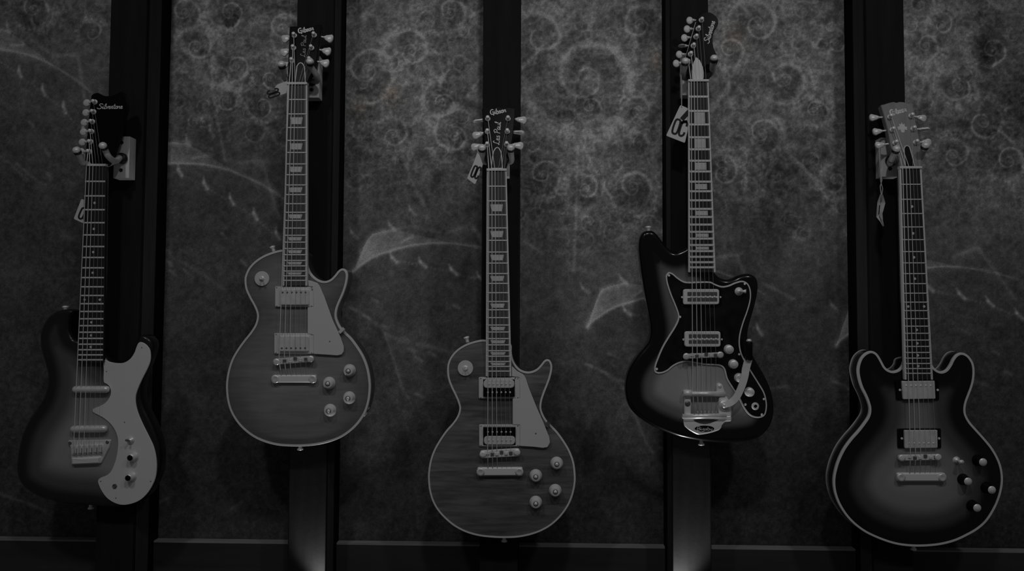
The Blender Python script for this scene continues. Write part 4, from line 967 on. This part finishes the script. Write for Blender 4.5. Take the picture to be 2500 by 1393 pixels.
# ================================================================== wall hangers
def hanger(block, collar, capL, capR, caph, label, viaR=None):
    """block: (x0,x1,y0,y1) of the block front; caps: yoke ends"""
    x0, x1, y0, y1 = block; YB = -.030
    A = at_y(x0, y1, YB); B = at_y(x1, y0, YB)
    t = thing('guitar_hanger', ((A[0]+B[0])/2, YB/2, (A[2]+B[2])/2), label, 'hanger', 'guitar hangers')
    MB().add(*box(A[0], B[0], YB, -.0005, A[2], B[2], .0015)).build('block', 'block_wood', t)
    cx, cz = (A[0]+B[0])/2, 0
    zt, zb = B[2]-.014, A[2]+.018
    for z in (zt, zb):
        MB().add(*lathe((cx, YB-.0002, z), (0, -1, 0), [(.0042, 0), (.0040, .0012), (.0018, .0014), (0, .0006)], 12)).build('screw', 'screw_dark', t)
    C = at_y(collar[0], collar[1], YB-.004)
    MB().add(*lathe((C[0], YB, C[2]), (0, -1, 0), [(.0125, 0), (.0125, .006), (.009, .010), (0, .010)], 18)).build('collar', 'rubber', t, True)
    cl = at_y(capL[0], capL[1], -caph); crr = at_y(capR[0], capR[1], -caph)
    F = np.array([C[0], YB-.012, C[2]])
    for cap in (cl, crr):
        e = cap-np.array([0, 0, 0])
        side = np.array([cap[0], -caph+.030, cap[2]-.022])
        mid = np.array([F[0]*.5+cap[0]*.5, YB-.018, min(F[2], cap[2]-.018)-.002])
        if viaR and cap is crr:
            mid, side = [at_y(x_, y_, d_) for x_, y_, d_ in viaR[:2]]
        pts = catmull([F, mid, side, np.array([cap[0], -caph+.010, cap[2]-.008]), cap], 5, False)
        o = MB().add(*tube(pts, .0068, 12)).build('yoke_arm', 'arm_sleeve', t, True)
        d = pts[-1]-pts[-3]; d /= np.linalg.norm(d)
        MB().add(*lathe(cap-d*.006, d, [(.0082, 0), (.0085, .004), (.0085, .0065)], 16)).build('end_ring', 'rubber', o, True)
        MB().add(*lathe(cap+d*.0005, d, [(.0086, 0), (.0086, .003), (.0065, .0065), (.003, .0080), (0, .0082)], 16)).build('end_cap', 'cap_metal', o, True)
    return t
hanger((276, 317, 333, 434), (297, 386), (188, 368), (252, 357), .104, 'pale wooden hanger block beside the headstock of the white-pickguard guitar', [(281, 393, -.062), (266, 383, -.088)])
hanger((742, 780, 136, 238), (760, 196), (688, 159), (757, 152), .092, 'pale hanger block behind the high single-cutaway guitar headstock', [(773, 198, -.052), (772, 184, -.068)])
hanger((1204, 1244, 330, 430), (1222, 395), (1177, 362), (1247, 362), .092, 'hanger block mostly hidden behind the low middle guitar neck')
hanger((1666, 1706, 130, 232), (1690, 192), (1673, 151), (1743, 144), .090, 'hanger block behind the neck of the vibrato-arm guitar')
hanger((2152, 2193, 336, 431), (2176, 392), (2188, 365), (2259, 356), .092, 'pale hanger block at the neck of the double-horned guitar')

# ================================================================== paper hang tags
def tag(corners, Y, hang, label, text=None, th=.0006, neck=False, curl=None):
    P = [at_y(x, y, Y) for x, y in corners]
    c = np.mean(P, 0); t = thing('price_tag', tuple(c), label, 'tag', 'paper tags on the guitars')
    pl = Plane(c, (0, -1, 0)); Q = roundpoly(ccw(np.array([pl.uv(p) for p in P])), .003, 3)
    MB().add(*prism_uv(pl, Q, -th, th, .0002)).build('card', 'tag_paper', t)
    a = [at_y(x, y, Y-.001) for x, y in hang]
    MB().add(*tube(a, .0011, 6)).build('cord', 'twine', t)
    if text:
        p0, p1, hgt, wd = text
        lettering(pl, 'OC', at_y(*p0, Y), at_y(*p1, Y), hgt, wd, th+.0003, 0.0).build('print', 'tag_ink', t)
    if neck:
        m = MB()
        for q0, q1, w_ in neck:
            a_, b_ = pl.uv(at_y(*q0, Y)), pl.uv(at_y(*q1, Y)); d = b_-a_; d /= np.linalg.norm(d); n_ = np.array([-d[1], d[0]])*w_/2
            k = [a_-n_, b_-n_, b_+n_, a_+n_]; m.add([pl.w3(*p_, th+.0003) for p_ in k], [(0, 1, 2, 3)])
        m.build('printed_guitar_neck', 'tag_ink', t)
    return t
tag([(199, 485), (222, 494), (204, 545), (180, 534)], -.062, [(211, 490), (214, 440), (206, 375)], 'paper tag half hidden behind the white-pickguard guitar neck', ((190, 531), (214, 541), .026, .0042))
tag([(671, 214), (677, 206), (703, 197), (716, 222), (680, 234)], -.068, [(704, 212), (700, 190), (697, 165)], 'paper tag beside the nut of the high single-cutaway guitar', ((684, 232), (678, 214), .026, .0036))
tag([(1167, 368), (1179, 402), (1160, 450), (1140, 435), (1155, 400)], -.105, [(1169, 374), (1165, 366), (1168, 356)], 'paper tag dangling left of the low middle guitar nut', ((1148, 430), (1166, 437), .026, .0038))
tag([(1661, 256), (1690, 269), (1672, 349), (1626, 331)], -.068, [(1664, 262), (1664, 220), (1662, 168)], 'large paper tag printed OC hanging left of the vibrato-arm guitar neck', ((1638, 324), (1669, 334), .034, .0046),
    neck=[((1664, 292), (1682, 272), .010), ((1662, 300), (1678, 296), .006)])
t5 = thing('price_tag', tuple(at_y(2150, 512, -.06)), 'curled paper tag dangling on a cord left of the double-horned guitar neck', 'tag', 'paper tags on the guitars')
mb = MB(); R = []
cols = [((2148.6, 474), (2156, 475)), ((2142, 493), (2161.5, 495)), ((2140.5, 510), (2157, 512)), ((2139.5, 529), (2154.5, 520)), ((2149, 541), (2155.5, 537)), ((2156, 552), (2158, 551))]
for k, (a, b) in enumerate(cols):
    m_ = ((a[0]+b[0])/2-2, (a[1]+b[1])/2)
    R.append([at_y(*a, -.070), at_y(*m_, -.050), at_y(*b, -.066), at_y(*b, -.0652), at_y(*m_, -.0492), at_y(*a, -.0692)])
mb.add(*rings_mesh(R)); mb.build('card', 'tag_paper', t5)
m2 = MB(); m2.add([at_y(x_, y_, -.0695) for x_, y_ in [(2146, 500), (2149, 501), (2147, 522), (2144, 524)]], [(0, 1, 2, 3)]); m2.build('print', 'tag_ink', t5)
MB().add(*tube([at_y(2151.5, 475, -.068), at_y(2149, 455, -.068), at_y(2153, 440, -.068), at_y(2148, 400, -.066), at_y(2146, 360, -.062)], .0011, 6)).build('cord', 'twine', t5)
MB().add(*tube([at_y(2153, 475, -.069), at_y(2155, 460, -.069), at_y(2150, 442, -.069), at_y(2149, 400, -.067), at_y(2147, 362, -.063)], .0009, 6)).build('cord', 'twine', t5)
